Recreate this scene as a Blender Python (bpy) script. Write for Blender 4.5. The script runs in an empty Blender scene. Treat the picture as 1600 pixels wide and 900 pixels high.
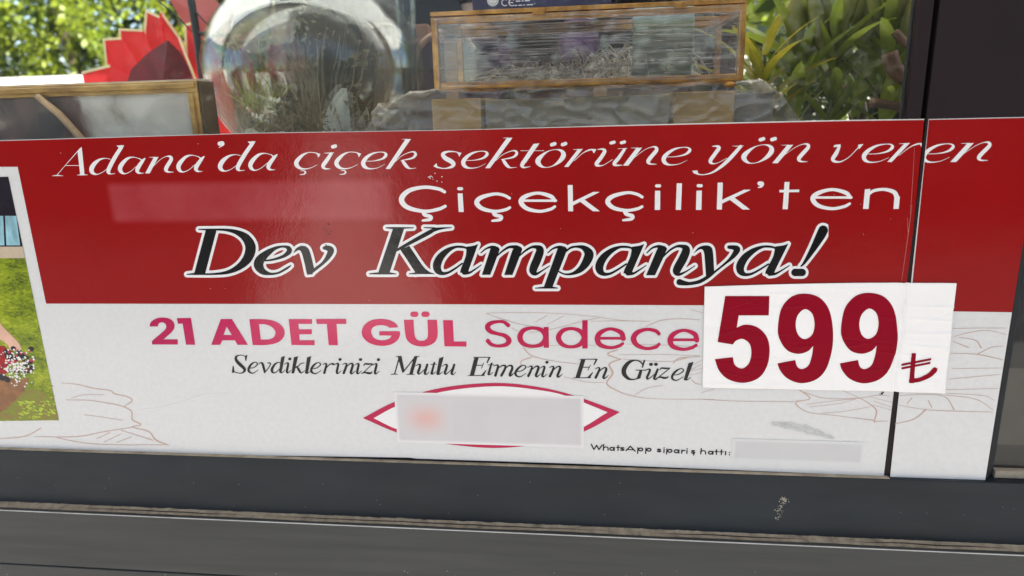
import bpy, bmesh, math, random
import numpy as np
from mathutils import Vector, Matrix, noise as mnoise

R = math.radians
random.seed(7)
scene = bpy.context.scene
col = scene.collection

# ------------------------------------------------------------------ camera
CAM = np.array([0.10000667, -0.81667135, 1.13341643])
CM = np.array([[0.9930505763, -0.0028064473, 0.1176549052],
               [0.1145463267, 0.2525114954, -0.9607898229],
               [-0.0270128101, 0.9675898245, 0.2510781543]])
FPX = 1090.0
cd = bpy.data.cameras.new("camera")
cam = bpy.data.objects.new("camera", cd)
col.objects.link(cam)
cam.matrix_world = Matrix(((*CM[0], CAM[0]), (*CM[1], CAM[1]), (*CM[2], CAM[2]), (0, 0, 0, 1)))
cd.sensor_width = 36
cd.lens = 36 * FPX / 1600
cd.clip_start = 0.02
cd.clip_end = 500
cd.dof.use_dof = True
cd.dof.focus_distance = 0.85
cd.dof.aperture_fstop = 4.2
scene.camera = cam

# ------------------------------------------------------------------ sky and sun
SUN_EL, SUN_AZ = 56.0, 28.0          # sun stands over the street, to the right behind the viewer
world = bpy.data.worlds.new("World")
scene.world = world
world.use_nodes = True
wn = world.node_tree
sky = wn.nodes.new("ShaderNodeTexSky")
sky.sky_type = 'NISHITA'
sky.sun_disc = False
sky.sun_elevation = R(SUN_EL)
sky.sun_rotation = R(180 - SUN_AZ)
bg = wn.nodes["Background"]
bg.inputs[1].default_value = 0.075
wn.links.new(sky.outputs[0], bg.inputs[0])
sl = bpy.data.lights.new("sun", 'SUN')
sl.energy = 4.5
sl.angle = R(0.5)
sl.color = (1.0, 0.94, 0.85)
sun = bpy.data.objects.new("sun", sl)
col.objects.link(sun)
sd = Vector((math.sin(R(SUN_AZ)) * math.cos(R(SUN_EL)), -math.cos(R(SUN_AZ)) * math.cos(R(SUN_EL)), math.sin(R(SUN_EL))))
sun.rotation_euler = sd.to_track_quat('Z', 'Y').to_euler()
sun.location = (2, -4, 6)

vs = scene.view_settings
vs.view_transform = 'Standard'
vs.look = 'None'
vs.gamma = 1
vs.exposure = 2.04
vs.use_curve_mapping = False

# ------------------------------------------------------------------ helpers
def at(px, py, y=0.0):
    """survey point: photograph position -> metres at depth y behind the window plane"""
    r = CM @ np.array([(px - 800) / FPX, -(py - 450) / FPX, -1.0])
    t = (y - CAM[1]) / r[1]
    return Vector(CAM + r * t)

# artwork tracing coordinates -> metres (x, z) on the window plane
HM = np.array([[0.0007691823800776445, -2.1473745407385873e-05, -0.6056827186289933],
               [0.00010078811854363652, -0.0010066864814695473, 1.2734552639093601],
               [0.00010712732871387148, -0.00023615669529057873, 1.0]])
HI = np.linalg.inv(HM)
def hmap(M, p):
    p = np.atleast_2d(np.asarray(p, float))
    q = np.c_[p, np.ones(len(p))] @ M.T
    return q[:, :2] / q[:, 2:3]

def tag(o, label=None, cat=None, group=None, kind=None):
    if label: o["label"] = label
    if cat: o["category"] = cat
    if group: o["group"] = group
    if kind: o["kind"] = kind
    return o

def empty(name, loc, label, cat, group=None):
    o = bpy.data.objects.new(name, None)
    o.empty_display_size = 0.05
    o.location = loc
    col.objects.link(o)
    return tag(o, label, cat, group)

def obj(name, me, m=None, parent=None, smooth=False):
    o = bpy.data.objects.new(name, me)
    col.objects.link(o)
    if m is not None:
        me.materials.clear(); me.materials.append(m)
    if smooth:
        for p in me.polygons: p.use_smooth = True
    if parent is not None:
        o.parent = parent
        o.matrix_parent_inverse = world_mat(parent).inverted()
    return o

def world_mat(o):
    m = Matrix.LocRotScale(o.location, o.rotation_euler, o.scale)
    if o.parent: m = world_mat(o.parent) @ o.matrix_parent_inverse @ m
    return m

def mesh(name, v, f):
    me = bpy.data.meshes.new(name)
    me.from_pydata([tuple(p) for p in v], [], f)
    me.update()
    return me

def bm_mesh(bm, name="m"):
    me = bpy.data.meshes.new(name)
    bm.normal_update()
    bm.to_mesh(me); bm.free()
    return me

def box_bm(bm, x0, x1, y0, y1, z0, z1, bev=0.0, seg=2):
    r = bmesh.ops.create_cube(bm, size=1)
    bmesh.ops.scale(bm, vec=(abs(x1 - x0), abs(y1 - y0), abs(z1 - z0)), verts=r['verts'])
    bmesh.ops.translate(bm, vec=((x0 + x1) / 2, (y0 + y1) / 2, (z0 + z1) / 2), verts=r['verts'])
    if bev:
        es = list({e for v in r['verts'] for e in v.link_edges})
        bmesh.ops.bevel(bm, geom=es, offset=bev, segments=seg, affect='EDGES', profile=0.6)

def box(name, x0, x1, y0, y1, z0, z1, m, parent=None, bev=0.0):
    bm = bmesh.new()
    box_bm(bm, x0, x1, y0, y1, z0, z1, bev)
    return obj(name, bm_mesh(bm, name), m, parent)

def tube_mesh(pts, rad, n=8, name="tube", closed_ends=True):
    pts = [Vector(p) for p in pts]
    if not isinstance(rad, (list, tuple)): rad = [rad] * len(pts)
    v, f = [], []
    prev = None
    for i, p in enumerate(pts):
        t = (pts[min(i + 1, len(pts) - 1)] - pts[max(i - 1, 0)]).normalized()
        if prev is None:
            a = Vector((0, 0, 1)) if abs(t.z) < .9 else Vector((1, 0, 0))
            u = t.cross(a).normalized()
        else:
            u = (prev - t * prev.dot(t)).normalized()
        prev = u
        w = t.cross(u)
        for k in range(n):
            a = 2 * math.pi * k / n
            v.append(p + (u * math.cos(a) + w * math.sin(a)) * rad[i])
    for i in range(len(pts) - 1):
        for k in range(n):
            k2 = (k + 1) % n
            f.append((i * n + k, i * n + k2, (i + 1) * n + k2, (i + 1) * n + k))
    if closed_ends:
        f.append(tuple(range(n))[::-1])
        f.append(tuple(range((len(pts) - 1) * n, len(pts) * n)))
    return mesh(name, v, f)

def catmull(P, sub=8, closed=False):
    P = np.asarray(P, float)
    n = len(P)
    if n < 3 and not closed:
        t = np.linspace(0, 1, sub + 1)[:, None]
        return P[0] * (1 - t) + P[1] * t
    out = []
    segs = n if closed else n - 1
    for i in range(segs):
        g = (lambda k: P[k % n]) if closed else (lambda k: P[min(max(k, 0), n - 1)])
        p0, p1, p2, p3 = g(i - 1), g(i), g(i + 1), g(i + 2)
        if not closed:
            if i == 0: p0 = 2 * p1 - p2
            if i == n - 2: p3 = 2 * p2 - p1
        for s in range(sub):
            t = s / sub
            out.append(.5 * ((2 * p1) + (-p0 + p2) * t + (2 * p0 - 5 * p1 + 4 * p2 - p3) * t * t + (-p0 + 3 * p1 - 3 * p2 + p3) * t ** 3))
    if not closed: out.append(P[-1])
    return np.array(out)

# ------------------------------------------------------------------ materials
def mat(name, c, rough=.5, metal=0., spec=.5, var=0., vscale=20., c2=None, bump=0., bscale=200., coat=0., crough=.1, noise_rough=0., stretch=None, emis=None, sheen=0):
    m = bpy.data.materials.new(name)
    m.use_nodes = True
    nt = m.node_tree; N = nt.nodes; L = nt.links
    b = N["Principled BSDF"]
    b.inputs["Base Color"].default_value = (*c, 1)
    b.inputs["Roughness"].default_value = rough
    b.inputs["Metallic"].default_value = metal
    b.inputs["Specular IOR Level"].default_value = spec
    b.inputs["Coat Weight"].default_value = coat
    b.inputs["Coat Roughness"].default_value = crough
    tc = None
    def coords():
        g = N.new("ShaderNodeNewGeometry")
        mp = N.new("ShaderNodeMapping")
        L.new(g.outputs["Position"], mp.inputs[0])
        if stretch: mp.inputs["Scale"].default_value = stretch
        return mp.outputs[0]
    if var or c2 or bump or noise_rough:
        tc = coords()
    if var or c2:
        n = N.new("ShaderNodeTexNoise"); n.inputs["Scale"].default_value = vscale; n.inputs["Detail"].default_value = 5; n.inputs["Roughness"].default_value = .6
        L.new(tc, n.inputs["Vector"])
        cr = N.new("ShaderNodeValToRGB")
        e = cr.color_ramp.elements
        e[0].position = .32; e[1].position = .68
        a = c if c2 is None else c
        bb = tuple(min(1, x * (1 + var)) for x in c) if c2 is None else c2
        aa = tuple(x * (1 - var) for x in c) if c2 is None else c
        e[0].color = (*aa, 1); e[1].color = (*bb, 1)
        L.new(n.outputs["Fac"], cr.inputs[0]); L.new(cr.outputs[0], b.inputs["Base Color"])
    if noise_rough:
        n = N.new("ShaderNodeTexNoise"); n.inputs["Scale"].default_value = 9; n.inputs["Detail"].default_value = 6
        L.new(tc, n.inputs["Vector"])
        mr = N.new("ShaderNodeMapRange"); mr.inputs[1].default_value = .3; mr.inputs[2].default_value = .7
        mr.inputs[3].default_value = rough - noise_rough; mr.inputs[4].default_value = rough + noise_rough
        L.new(n.outputs["Fac"], mr.inputs[0]); L.new(mr.outputs[0], b.inputs["Roughness"])
    if bump:
        n = N.new("ShaderNodeTexNoise"); n.inputs["Scale"].default_value = bscale; n.inputs["Detail"].default_value = 3
        L.new(tc, n.inputs["Vector"])
        bp = N.new("ShaderNodeBump"); bp.inputs["Strength"].default_value = bump; bp.inputs["Distance"].default_value = .001
        L.new(n.outputs["Fac"], bp.inputs["Height"])
        if coat:
            n2 = N.new("ShaderNodeTexNoise"); n2.inputs["Scale"].default_value = 14; n2.inputs["Detail"].default_value = 4
            L.new(tc, n2.inputs["Vector"])
            bp2 = N.new("ShaderNodeBump"); bp2.inputs["Strength"].default_value = .35; bp2.inputs["Distance"].default_value = .002
            L.new(n2.outputs["Fac"], bp2.inputs["Height"]); L.new(bp2.outputs[0], bp.inputs["Normal"])
        L.new(bp.outputs[0], b.inputs["Normal"])
        if coat: L.new(bp.outputs[0], b.inputs["Coat Normal"])
    if emis:
        b.inputs["Emission Color"].default_value = (*c, 1); b.inputs["Emission Strength"].default_value = emis
    return m

def leaf_mat(name, c, c2, scale=6., trans=.45):
    m = mat(name, c, .45, c2=c2, vscale=scale)
    nt = m.node_tree; N = nt.nodes; L = nt.links
    b = N["Principled BSDF"]; out = N["Material Output"]
    t = N.new("ShaderNodeBsdfTranslucent"); mx = N.new("ShaderNodeMixShader"); mx.inputs[0].default_value = trans
    src = [l for l in L if l.to_socket == b.inputs["Base Color"]]
    L.new(src[0].from_socket, t.inputs[0])
    L.new(b.outputs[0], mx.inputs[1]); L.new(t.outputs[0], mx.inputs[2]); L.new(mx.outputs[0], out.inputs[0])
    return m

def clear_mat(name, tint=(1, 1, 1), refl=1.0, rough=0.0, haze=0.0, haze_c=(.7, .7, .68), bump=0., bscale=40., stretch=None, film=0., hz_scale=6., hz_lo=.35, hz_a=.35):
    """thin clear sheet: see-through, with a Fresnel reflection and a little dusty haze"""
    m = bpy.data.materials.new(name); m.use_nodes = True
    nt = m.node_tree; N = nt.nodes; L = nt.links
    N.remove(N["Principled BSDF"]); out = N["Material Output"]
    tr = N.new("ShaderNodeBsdfTransparent"); tr.inputs[0].default_value = (*tint, 1)
    gl = N.new("ShaderNodeBsdfGlossy"); gl.inputs["Roughness"].default_value = rough
    fr = N.new("ShaderNodeLayerWeight"); fr.inputs[0].default_value = .5
    pw = N.new("ShaderNodeMath"); pw.operation = 'POWER'; pw.inputs[1].default_value = 5.0; L.new(fr.outputs["Facing"], pw.inputs[0])
    sc = N.new("ShaderNodeMath"); sc.operation = 'MULTIPLY_ADD'; sc.inputs[1].default_value = .96; sc.inputs[2].default_value = .04; L.new(pw.outputs[0], sc.inputs[0])
    mu = N.new("ShaderNodeMath"); mu.operation = 'MULTIPLY_ADD'; mu.inputs[1].default_value = refl; mu.inputs[2].default_value = film; mu.use_clamp = True
    mx = N.new("ShaderNodeMixShader")
    L.new(sc.outputs[0], mu.inputs[0]); L.new(mu.outputs[0], mx.inputs[0])
    L.new(tr.outputs[0], mx.inputs[1]); L.new(gl.outputs[0], mx.inputs[2])
    last = mx
    g = N.new("ShaderNodeNewGeometry"); mp = N.new("ShaderNodeMapping"); L.new(g.outputs["Position"], mp.inputs[0])
    if stretch: mp.inputs["Scale"].default_value = stretch
    if haze:
        d = N.new("ShaderNodeBsdfDiffuse"); d.inputs[0].default_value = (*haze_c, 1)
        n = N.new("ShaderNodeTexNoise"); n.inputs["Scale"].default_value = hz_scale; n.inputs["Detail"].default_value = 8
        L.new(mp.outputs[0], n.inputs["Vector"])
        mr = N.new("ShaderNodeMapRange"); mr.inputs[1].default_value = hz_a; mr.inputs[2].default_value = .7; mr.inputs[3].default_value = haze * hz_lo; mr.inputs[4].default_value = haze
        L.new(n.outputs["Fac"], mr.inputs[0])
        m2 = N.new("ShaderNodeMixShader"); L.new(mr.outputs[0], m2.inputs[0])
        L.new(mx.outputs[0], m2.inputs[1]); L.new(d.outputs[0], m2.inputs[2]); last = m2
    if bump:
        n = N.new("ShaderNodeTexNoise"); n.inputs["Scale"].default_value = bscale; n.inputs["Detail"].default_value = 4
        L.new(mp.outputs[0], n.inputs["Vector"])
        bp = N.new("ShaderNodeBump"); bp.inputs["Strength"].default_value = bump; bp.inputs["Distance"].default_value = .003
        L.new(n.outputs["Fac"], bp.inputs["Height"]); L.new(bp.outputs[0], gl.inputs["Normal"]); L.new(bp.outputs[0], fr.inputs["Normal"])
    L.new(last.outputs[0], out.inputs[0])
    return m

def solid_glass(name, c=(1, 1, 1), ior=1.45, rough=0.):
    m = bpy.data.materials.new(name); m.use_nodes = True
    N = m.node_tree.nodes; L = m.node_tree.links
    N.remove(N["Principled BSDF"])
    g = N.new("ShaderNodeBsdfGlass"); g.inputs[0].default_value = (*c, 1); g.inputs["IOR"].default_value = ior; g.inputs["Roughness"].default_value = rough
    L.new(g.outputs[0], N["Material Output"].inputs[0])
    return m

PRINT = dict(rough=.5, spec=.06, coat=.64, crough=.10, bump=.09, bscale=420.)
M = {}
M['red'] = mat('banner red print', (.28, .0024, .0028), var=.07, vscale=5, **PRINT)
M['white'] = mat('banner white print', (.67, .66, .635), var=.03, vscale=170, **PRINT)
M['ink_white'] = mat('white ink', (.80, .77, .75), **PRINT)
M['ink_black'] = mat('black ink', (.0025, .003, .0035), **PRINT)
M['magenta'] = mat('magenta ink', (.47, .004, .062), **PRINT)
M['dark_text'] = mat('charcoal ink', (.006, .0065, .008), **PRINT)
M['peach'] = mat('peach line ink', (.54, .37, .29), **PRINT)
M['scratch'] = mat('scratched print', (.8, .8, .79), .6)
M['crimson'] = mat('crimson ink', (.26, .0006, .013), .5, spec=.08, coat=.05, crough=.3, bump=.06, bscale=300)
M['label'] = mat('label paper', (.90, .87, .83), .55, var=.03, vscale=14, coat=.1, crough=.3, bump=.08, bscale=120)
M['label_edge'] = mat('sticker cut edge', (.7, .66, .62), .6)

def gradient_ink(name, x0, x1, ca, cb, cc):
    m = mat(name, ca, **PRINT)
    N = m.node_tree.nodes; L = m.node_tree.links
    g = N.new("ShaderNodeNewGeometry"); sx = N.new("ShaderNodeSeparateXYZ"); mr = N.new("ShaderNodeMapRange"); cr = N.new("ShaderNodeValToRGB")
    mr.inputs[1].default_value = x0; mr.inputs[2].default_value = x1
    e = cr.color_ramp.elements; e[0].color = (*ca, 1); e[1].color = (*cc, 1); k = e.new(.45); k.color = (*cb, 1)
    L.new(g.outputs["Position"], sx.inputs[0]); L.new(sx.outputs[0], mr.inputs[0]); L.new(mr.outputs[0], cr.inputs[0]); L.new(cr.outputs[0], N["Principled BSDF"].inputs["Base Color"])
    return m
M['pinkgrad'] = gradient_ink('pink gradient ink', -.49, -.06, (.43, .003, .07), (.56, .018, .10), (.58, .016, .085))
M['frame'] = mat('anthracite aluminium', (.0120, .0175, .0225), .48, spec=.3, var=.22, vscale=5, stretch=(1, 1, 4), bump=.05, bscale=500, noise_rough=.08)
M['panel'] = mat('grey powder coat', (.052, .053, .051), .55, spec=.3, var=.15, vscale=6, stretch=(.6, 1, 12), bump=.08, bscale=600, noise_rough=.06)
M['post'] = mat('dark bronze aluminium', (.0165, .0095, .0105), .55, spec=.2, var=.1, vscale=9, bump=.04, bscale=500)
M['rubber'] = mat('black rubber', (.008, .008, .008), .7)
M['edge'] = mat('bare aluminium edge', (.45, .47, .48), .35, metal=.6, var=.2, vscale=30)
M['dust'] = mat('dusty sealant', (.36, .305, .22), .9, c2=(.17, .14, .10), vscale=70, bump=.6, bscale=350)
M['dirtlip'] = mat('dirty lip', (.42, .36, .27), .85, c2=(.20, .165, .12), vscale=45, bump=.5, bscale=300)
M['pane'] = clear_mat('window glass', (.985, .995, .99), .30, 0.0, haze=.009, haze_c=(.75, .75, .72))

# ------------------------------------------------------------------ ground and the place behind
g = box('pavement', -60, 60, -60, 60, -.2, 0, mat('pavement concrete', (.038, .037, .036), .9, var=.18, vscale=1.2, bump=.4, bscale=40))
g.name = 'road'
tag(g, kind='structure')
me = mesh('glare_path', [(-1.69, -2.52, .004), (-.60, -2.52, .004), (-10.6, -31, .004), (-12.8, -31, .004)], [(0, 3, 2, 1)])
me2 = mesh('pavement', [(-30, -2.5, .004), (30, -2.5, .004), (30, -.03, .004), (-30, -.03, .004)], [(0, 1, 2, 3)])
tag(obj('pavement', me2, mat('bounce concrete', (.22, .208, .19), .85, var=.1, vscale=3)), kind='structure')  # unseen pale forecourt, added to bounce warm light onto the facade
tag(obj('glare_path', me, mat('pale concrete path', (.58, .56, .52), .8, var=.1, vscale=2)), kind='structure')  # unseen pale strip, added so its reflection makes the banner's glare streak

# ------------------------------------------------------------------ lettering engine
# Strokes: ('S', [(x, y, width), ...]) swelling pen line; ('O', ...) the same, closed;
# ('P', [(x, y), ...]) straight polygon; ('C', [(x, y[, 1]), ...]) smooth polygon, 1 marks a corner;
# ('H', ...) the same as C, cut out. Positions are tracing coordinates on the banner.
STEP = 0.4

def smooth_poly(pts):
    n = len(pts)
    ci = [i for i, p in enumerate(pts) if len(p) > 2]
    xy = [p[:2] for p in pts]
    if not ci: return catmull(xy, 6, True)
    out = []
    for a, b in zip(ci, ci[1:] + [ci[0] + n]):
        seg = [xy[k % n] for k in range(a, b + 1)]
        out += [tuple(q) for q in (seg if len(seg) == 2 else catmull(seg, 6))[:-1]]
    return np.array(out)

def prep(prims):
    out = []
    for k, pts in prims:
        if k in 'SO':
            out.append(('S', catmull(pts, 7, k == 'O') if len(pts) > 2 else np.array(pts, float)))
            if k == 'O': out[-1] = ('S', np.vstack([out[-1][1], out[-1][1][:1]]))
        elif k == 'L':
            out.append(('S', np.array(pts, float)))
        elif k == 'P': out.append(('P', np.array([p[:2] for p in pts], float)))
        elif k == 'C': out.append(('P', smooth_poly(pts)))
        elif k == 'H': out.append(('H', smooth_poly(pts)))
    return out

def glyph(x0, y0, s, prims):
    """tracing in an enlarged view whose corner is (x0, y0) and scale s -> banner coordinates"""
    res = []
    for k, pts in prep(prims):
        q = pts.copy()
        q[:, 0] = x0 + pts[:, 0] / s; q[:, 1] = y0 + pts[:, 1] / s
        if q.shape[1] > 2: q[:, 2] = pts[:, 2] / s
        res.append((k, q))
    return res

def moved(gl, a, b):
    """the same letter set again elsewhere on the (flat) banner: anchor a goes to b"""
    d = hmap(HM, [b])[0] - hmap(HM, [a])[0]
    res = []
    for k, pts in gl:
        q = pts.copy()
        q[:, :2] = hmap(HI, hmap(HM, pts[:, :2]) + d)
        res.append((k, q))
    return res

def field(prims, pad=8):
    xs = np.concatenate([p[:, 0] for _, p in prims]); ys = np.concatenate([p[:, 1] for _, p in prims])
    x0, y0 = xs.min() - pad, ys.min() - pad
    nx, ny = int((xs.max() + pad - x0) / STEP) + 2, int((ys.max() + pad - y0) / STEP) + 2
    F = np.full((ny, nx), -50.0)
    def win(a, b, c, d):
        i0, i1 = max(0, int((a - x0) / STEP)), min(nx, int((b - x0) / STEP) + 2)
        j0, j1 = max(0, int((c - y0) / STEP)), min(ny, int((d - y0) / STEP) + 2)
        X, Y = np.meshgrid(x0 + np.arange(i0, i1) * STEP, y0 + np.arange(j0, j1) * STEP)
        return (slice(j0, j1), slice(i0, i1)), X, Y
    for k, p in prims:
        if k == 'S':
            for A, B in zip(p[:-1], p[1:]):
                r = max(A[2], B[2]) / 2 + 7
                w, X, Y = win(min(A[0], B[0]) - r, max(A[0], B[0]) + r, min(A[1], B[1]) - r, max(A[1], B[1]) + r)
                if X.size == 0: continue
                dx, dy = B[0] - A[0], B[1] - A[1]
                t = np.clip(((X - A[0]) * dx + (Y - A[1]) * dy) / max(dx * dx + dy * dy, 1e-9), 0, 1)
                d = np.hypot(X - A[0] - t * dx, Y - A[1] - t * dy)
                F[w] = np.maximum(F[w], (A[2] + (B[2] - A[2]) * t) / 2 - d)
        else:
            r = 8
            w, X, Y = win(p[:, 0].min() - r, p[:, 0].max() + r, p[:, 1].min() - r, p[:, 1].max() + r)
            dm = np.full(X.shape, 1e9); ins = np.zeros(X.shape, bool)
            for A, B in zip(p, np.roll(p, -1, 0)):
                dx, dy = B - A
                t = np.clip(((X - A[0]) * dx + (Y - A[1]) * dy) / max(dx * dx + dy * dy, 1e-9), 0, 1)
                dm = np.minimum(dm, np.hypot(X - A[0] - t * dx, Y - A[1] - t * dy))
                if dy != 0:
                    cr = (A[1] > Y) != (B[1] > Y)
                    ins ^= cr & (X < dx * (Y - A[1]) / dy + A[0])
            s = np.where(ins, dm, -dm)
            F[w] = np.maximum(F[w], s) if k == 'P' else np.minimum(F[w], -s)
    return F, x0, y0

def halfplane(F, x0, y0, ax, ay, bx, by):
    """keep what lies left of the line a -> b (running down the banner)"""
    ny, nx = F.shape
    X, Y = np.meshgrid(x0 + np.arange(nx) * STEP, y0 + np.arange(ny) * STEP)
    L = math.hypot(bx - ax, by - ay)
    return ((by - ay) * (ax - X) - (bx - ax) * (ay - Y)) / L

EDGES = {1: [(3, 0)], 2: [(0, 1)], 3: [(3, 1)], 4: [(1, 2)], 5: [(3, 0), (1, 2)], 6: [(0, 2)], 7: [(3, 2)]}
def contour_mesh(F, x0, y0, yd, name, maxrun=400, ydisp=None):
    I = F > 0
    c = [I[:-1, :-1], I[:-1, 1:], I[1:, 1:], I[1:, :-1]]
    full = c[0] & c[1] & c[2] & c[3]
    anyc = (c[0] | c[1] | c[2] | c[3]) & ~full
    V, faces = [], []
    for j in np.nonzero(full.any(1))[0]:
        row = np.nonzero(full[j])[0]
        for run in np.split(row, np.nonzero(np.diff(row) > 1)[0] + 1):
            for a in range(0, len(run), maxrun):
                i0, i1 = run[a], run[min(a + maxrun, len(run)) - 1] + 1
                b = len(V)
                V += [(i0, j), (i1, j), (i1, j + 1), (i0, j + 1)]
                faces.append((b + 3, b + 2, b + 1, b))
    jj, ii = np.nonzero(anyc)
    for j, i in zip(jj.tolist(), ii.tolist()):
        q = [(i, j, F[j, i]), (i + 1, j, F[j, i + 1]), (i + 1, j + 1, F[j + 1, i + 1]), (i, j + 1, F[j + 1, i])]
        poly = []
        for k in range(4):
            A, B = q[k], q[(k + 1) % 4]
            if A[2] > 0: poly.append((A[0], A[1]))
            if (A[2] > 0) != (B[2] > 0):
                t = A[2] / (A[2] - B[2])
                poly.append((A[0] + (B[0] - A[0]) * t, A[1] + (B[1] - A[1]) * t))
        if len(poly) < 3: continue
        b = len(V); V += poly
        faces.append(tuple(range(b + len(poly) - 1, b - 1, -1)))
    P = np.array(V, float) * STEP + [x0, y0]
    W = hmap(HM, P)
    Y = np.full(len(W), yd) if ydisp is None else ydisp(W[:, 0], W[:, 1]) + yd
    me = bpy.data.meshes.new(name)
    me.from_pydata(np.c_[W[:, 0], Y, W[:, 1]].tolist(), [], faces)
    me.update()
    return me

def ink(name, prims, m, parent, y, grow=0., clip=None, label=None, maxrun=400, ydisp=None):
    F, x0, y0 = field(prims)
    F = F + grow
    if clip is not None: F = np.minimum(F, clip(F, x0, y0))
    o = obj(name, contour_mesh(F, x0, y0, y, name, maxrun, ydisp), m, parent)
    if label: o["label"] = label
    return o

def flat(name, pts, m, parent, y, nsub=1):
    """flat printed patch from banner coordinates"""
    w = hmap(HM, pts)
    me = mesh(name, [(a, y, b) for a, b in w], [tuple(range(len(pts)))])
    if me.polygons[0].normal.y > 0: me.flip_normals()
    return obj(name, me, m, parent)

# ------------------------------------------------------------------ letters
# slanted hairline serif of the top line
LA = {}
LA['A'] = glyph(80, 210, 8, [('S', [(80, 510, 9), (200, 370, 8), (375, 172, 12)]), ('P', [(338, 207), (392, 153), (428, 508), (372, 508)]),
    ('S', [(20, 517, 5), (85, 512, 15), (160, 517, 5)]), ('S', [(330, 507, 5), (400, 503, 16), (470, 504, 5)]), ('S', [(195, 388, 9), (378, 388, 9)])])
LA['d'] = glyph(80, 210, 8, [('S', [(750, 310, 8), (690, 298, 10), (620, 312, 26), (555, 360, 50), (515, 425, 60), (525, 475, 46), (575, 498, 16), (640, 478, 9), (715, 425, 9)]),
    ('S', [(888, 155, 46), (800, 295, 52), (735, 420, 54), (725, 470, 46), (752, 492, 16), (808, 488, 6)]), ('P', [(822, 138), (923, 135), (885, 200), (852, 165)])])
LA['a'] = glyph(80, 210, 8, [('S', [(1118, 305, 9), (1040, 284, 11), (965, 300, 32), (898, 365, 52), (870, 422, 56), (885, 468, 42), (932, 490, 15), (1000, 462, 9), (1072, 400, 9)]),
    ('S', [(1110, 298, 9), (1140, 325, 20)]), ('S', [(1180, 300, 16), (1148, 335, 40), (1102, 402, 52), (1084, 448, 50), (1102, 478, 28), (1150, 484, 9), (1168, 478, 5)])])
LA['n'] = glyph(80, 210, 8, [('P', [(1290, 285), (1352, 279), (1240, 487), (1182, 487)]), ('S', [(1230, 285, 5), (1310, 284, 12)]),
    ('S', [(1285, 395, 8), (1380, 308, 8), (1450, 274, 12), (1495, 278, 32), (1508, 312, 46), (1462, 390, 50), (1442, 438, 48), (1468, 466, 24), (1538, 470, 6)])])
LA["'"] = glyph(330, 205, 11.25, [('S', [(160, 218, 76), (205, 212, 72), (215, 240, 36), (145, 288, 10)])])
LA['c'] = glyph(450, 205, 8, [('S', [(398, 285, 12), (340, 268, 12), (260, 266, 12), (180, 305, 36), (112, 385, 56), (128, 440, 46), (190, 470, 22), (280, 460, 10), (372, 418, 6)]),
    ('P', [(350, 266), (413, 284), (384, 332), (372, 300)]), ('S', [(165, 494, 8), (205, 494, 13), (224, 514, 22), (205, 535, 16), (155, 542, 8)])])
LA['i'] = glyph(450, 205, 8, [('S', [(545, 280, 40), (492, 360, 50), (446, 428, 50), (464, 464, 28), (535, 470, 6)]), ('S', [(455, 272, 5), (510, 272, 12), (580, 268, 8)]), ('S', [(565, 194, 46), (597, 185, 46)])])
LA['e'] = glyph(450, 205, 8, [('S', [(985, 374, 9), (1080, 370, 11), (1180, 345, 24), (1228, 300, 40), (1212, 268, 20), (1150, 260, 11), (1060, 280, 26), (985, 330, 44), (946, 390, 56), (962, 440, 46), (1022, 467, 20), (1120, 458, 9), (1215, 412, 5)])])
LA['k'] = glyph(670, 205, 8, [('P', [(978, 82), (1050, 80), (767, 462), (706, 462)]), ('S', [(930, 82, 5), (1000, 84, 12)]),
    ('S', [(840, 365, 8), (930, 290, 9), (1040, 245, 13), (1092, 252, 28), (1098, 285, 36), (1050, 325, 24), (910, 354, 9)]), ('S', [(932, 360, 34), (958, 400, 44), (990, 438, 36), (1030, 455, 14), (1105, 448, 5)])])
LA['s'] = glyph(670, 205, 8, [('S', [(400, 275, 10), (330, 256, 13), (240, 255, 24), (180, 285, 46), (205, 332, 56), (280, 375, 58), (312, 410, 52), (285, 445, 34), (200, 464, 13), (120, 452, 20), (75, 436, 16)]),
    ('P', [(345, 258), (413, 268), (384, 322), (370, 288)]), ('P', [(58, 440), (98, 396), (110, 430), (110, 455)])])
LA['t'] = glyph(670, 205, 8, [('P', [(1310, 156), (1386, 150), (1215, 395), (1150, 395)]), ('S', [(1182, 392, 54), (1166, 428, 46), (1192, 452, 22), (1272, 440, 6)]), ('S', [(1150, 243, 8), (1440, 243, 8)])])
LA['o'] = glyph(1070, 200, 8, [('O', [(735, 360, 66), (768, 418, 38), (835, 440, 11), (930, 420, 16), (1030, 355, 48), (1082, 282, 62), (1060, 228, 38), (985, 209, 11), (880, 232, 14), (785, 295, 46)])])
DOTS_O = glyph(1070, 200, 8, [('S', [(940, 147, 46), (980, 134, 46)]), ('S', [(1085, 145, 46), (1125, 132, 46)])])
LA['y'] = glyph(1070, 200, 8, [('S', [(340, 228, 9), (392, 226, 24), (424, 248, 46), (380, 315, 48), (322, 398, 48), (322, 430, 38), (362, 445, 15), (430, 425, 8), (525, 375, 8)]),
    ('S', [(695, 230, 40), (625, 310, 46), (540, 402, 46), (450, 482, 38), (340, 555, 22), (230, 582, 12), (165, 574, 20), (125, 552, 34)]), ('S', [(590, 224, 5), (650, 226, 10), (730, 222, 8)]), ('P', [(87, 532), (155, 528), (165, 562), (180, 582), (112, 568)])])
LA['r'] = glyph(850, 200, 6.667, [('P', [(352, 222), (407, 214), (255, 405), (210, 405)]), ('S', [(305, 225, 5), (370, 221, 9)]), ('S', [(315, 340, 7), (400, 265, 8), (470, 229, 16), (530, 224, 14)]), ('P', [(480, 218), (547, 221), (520, 266), (505, 240)])])
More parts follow.
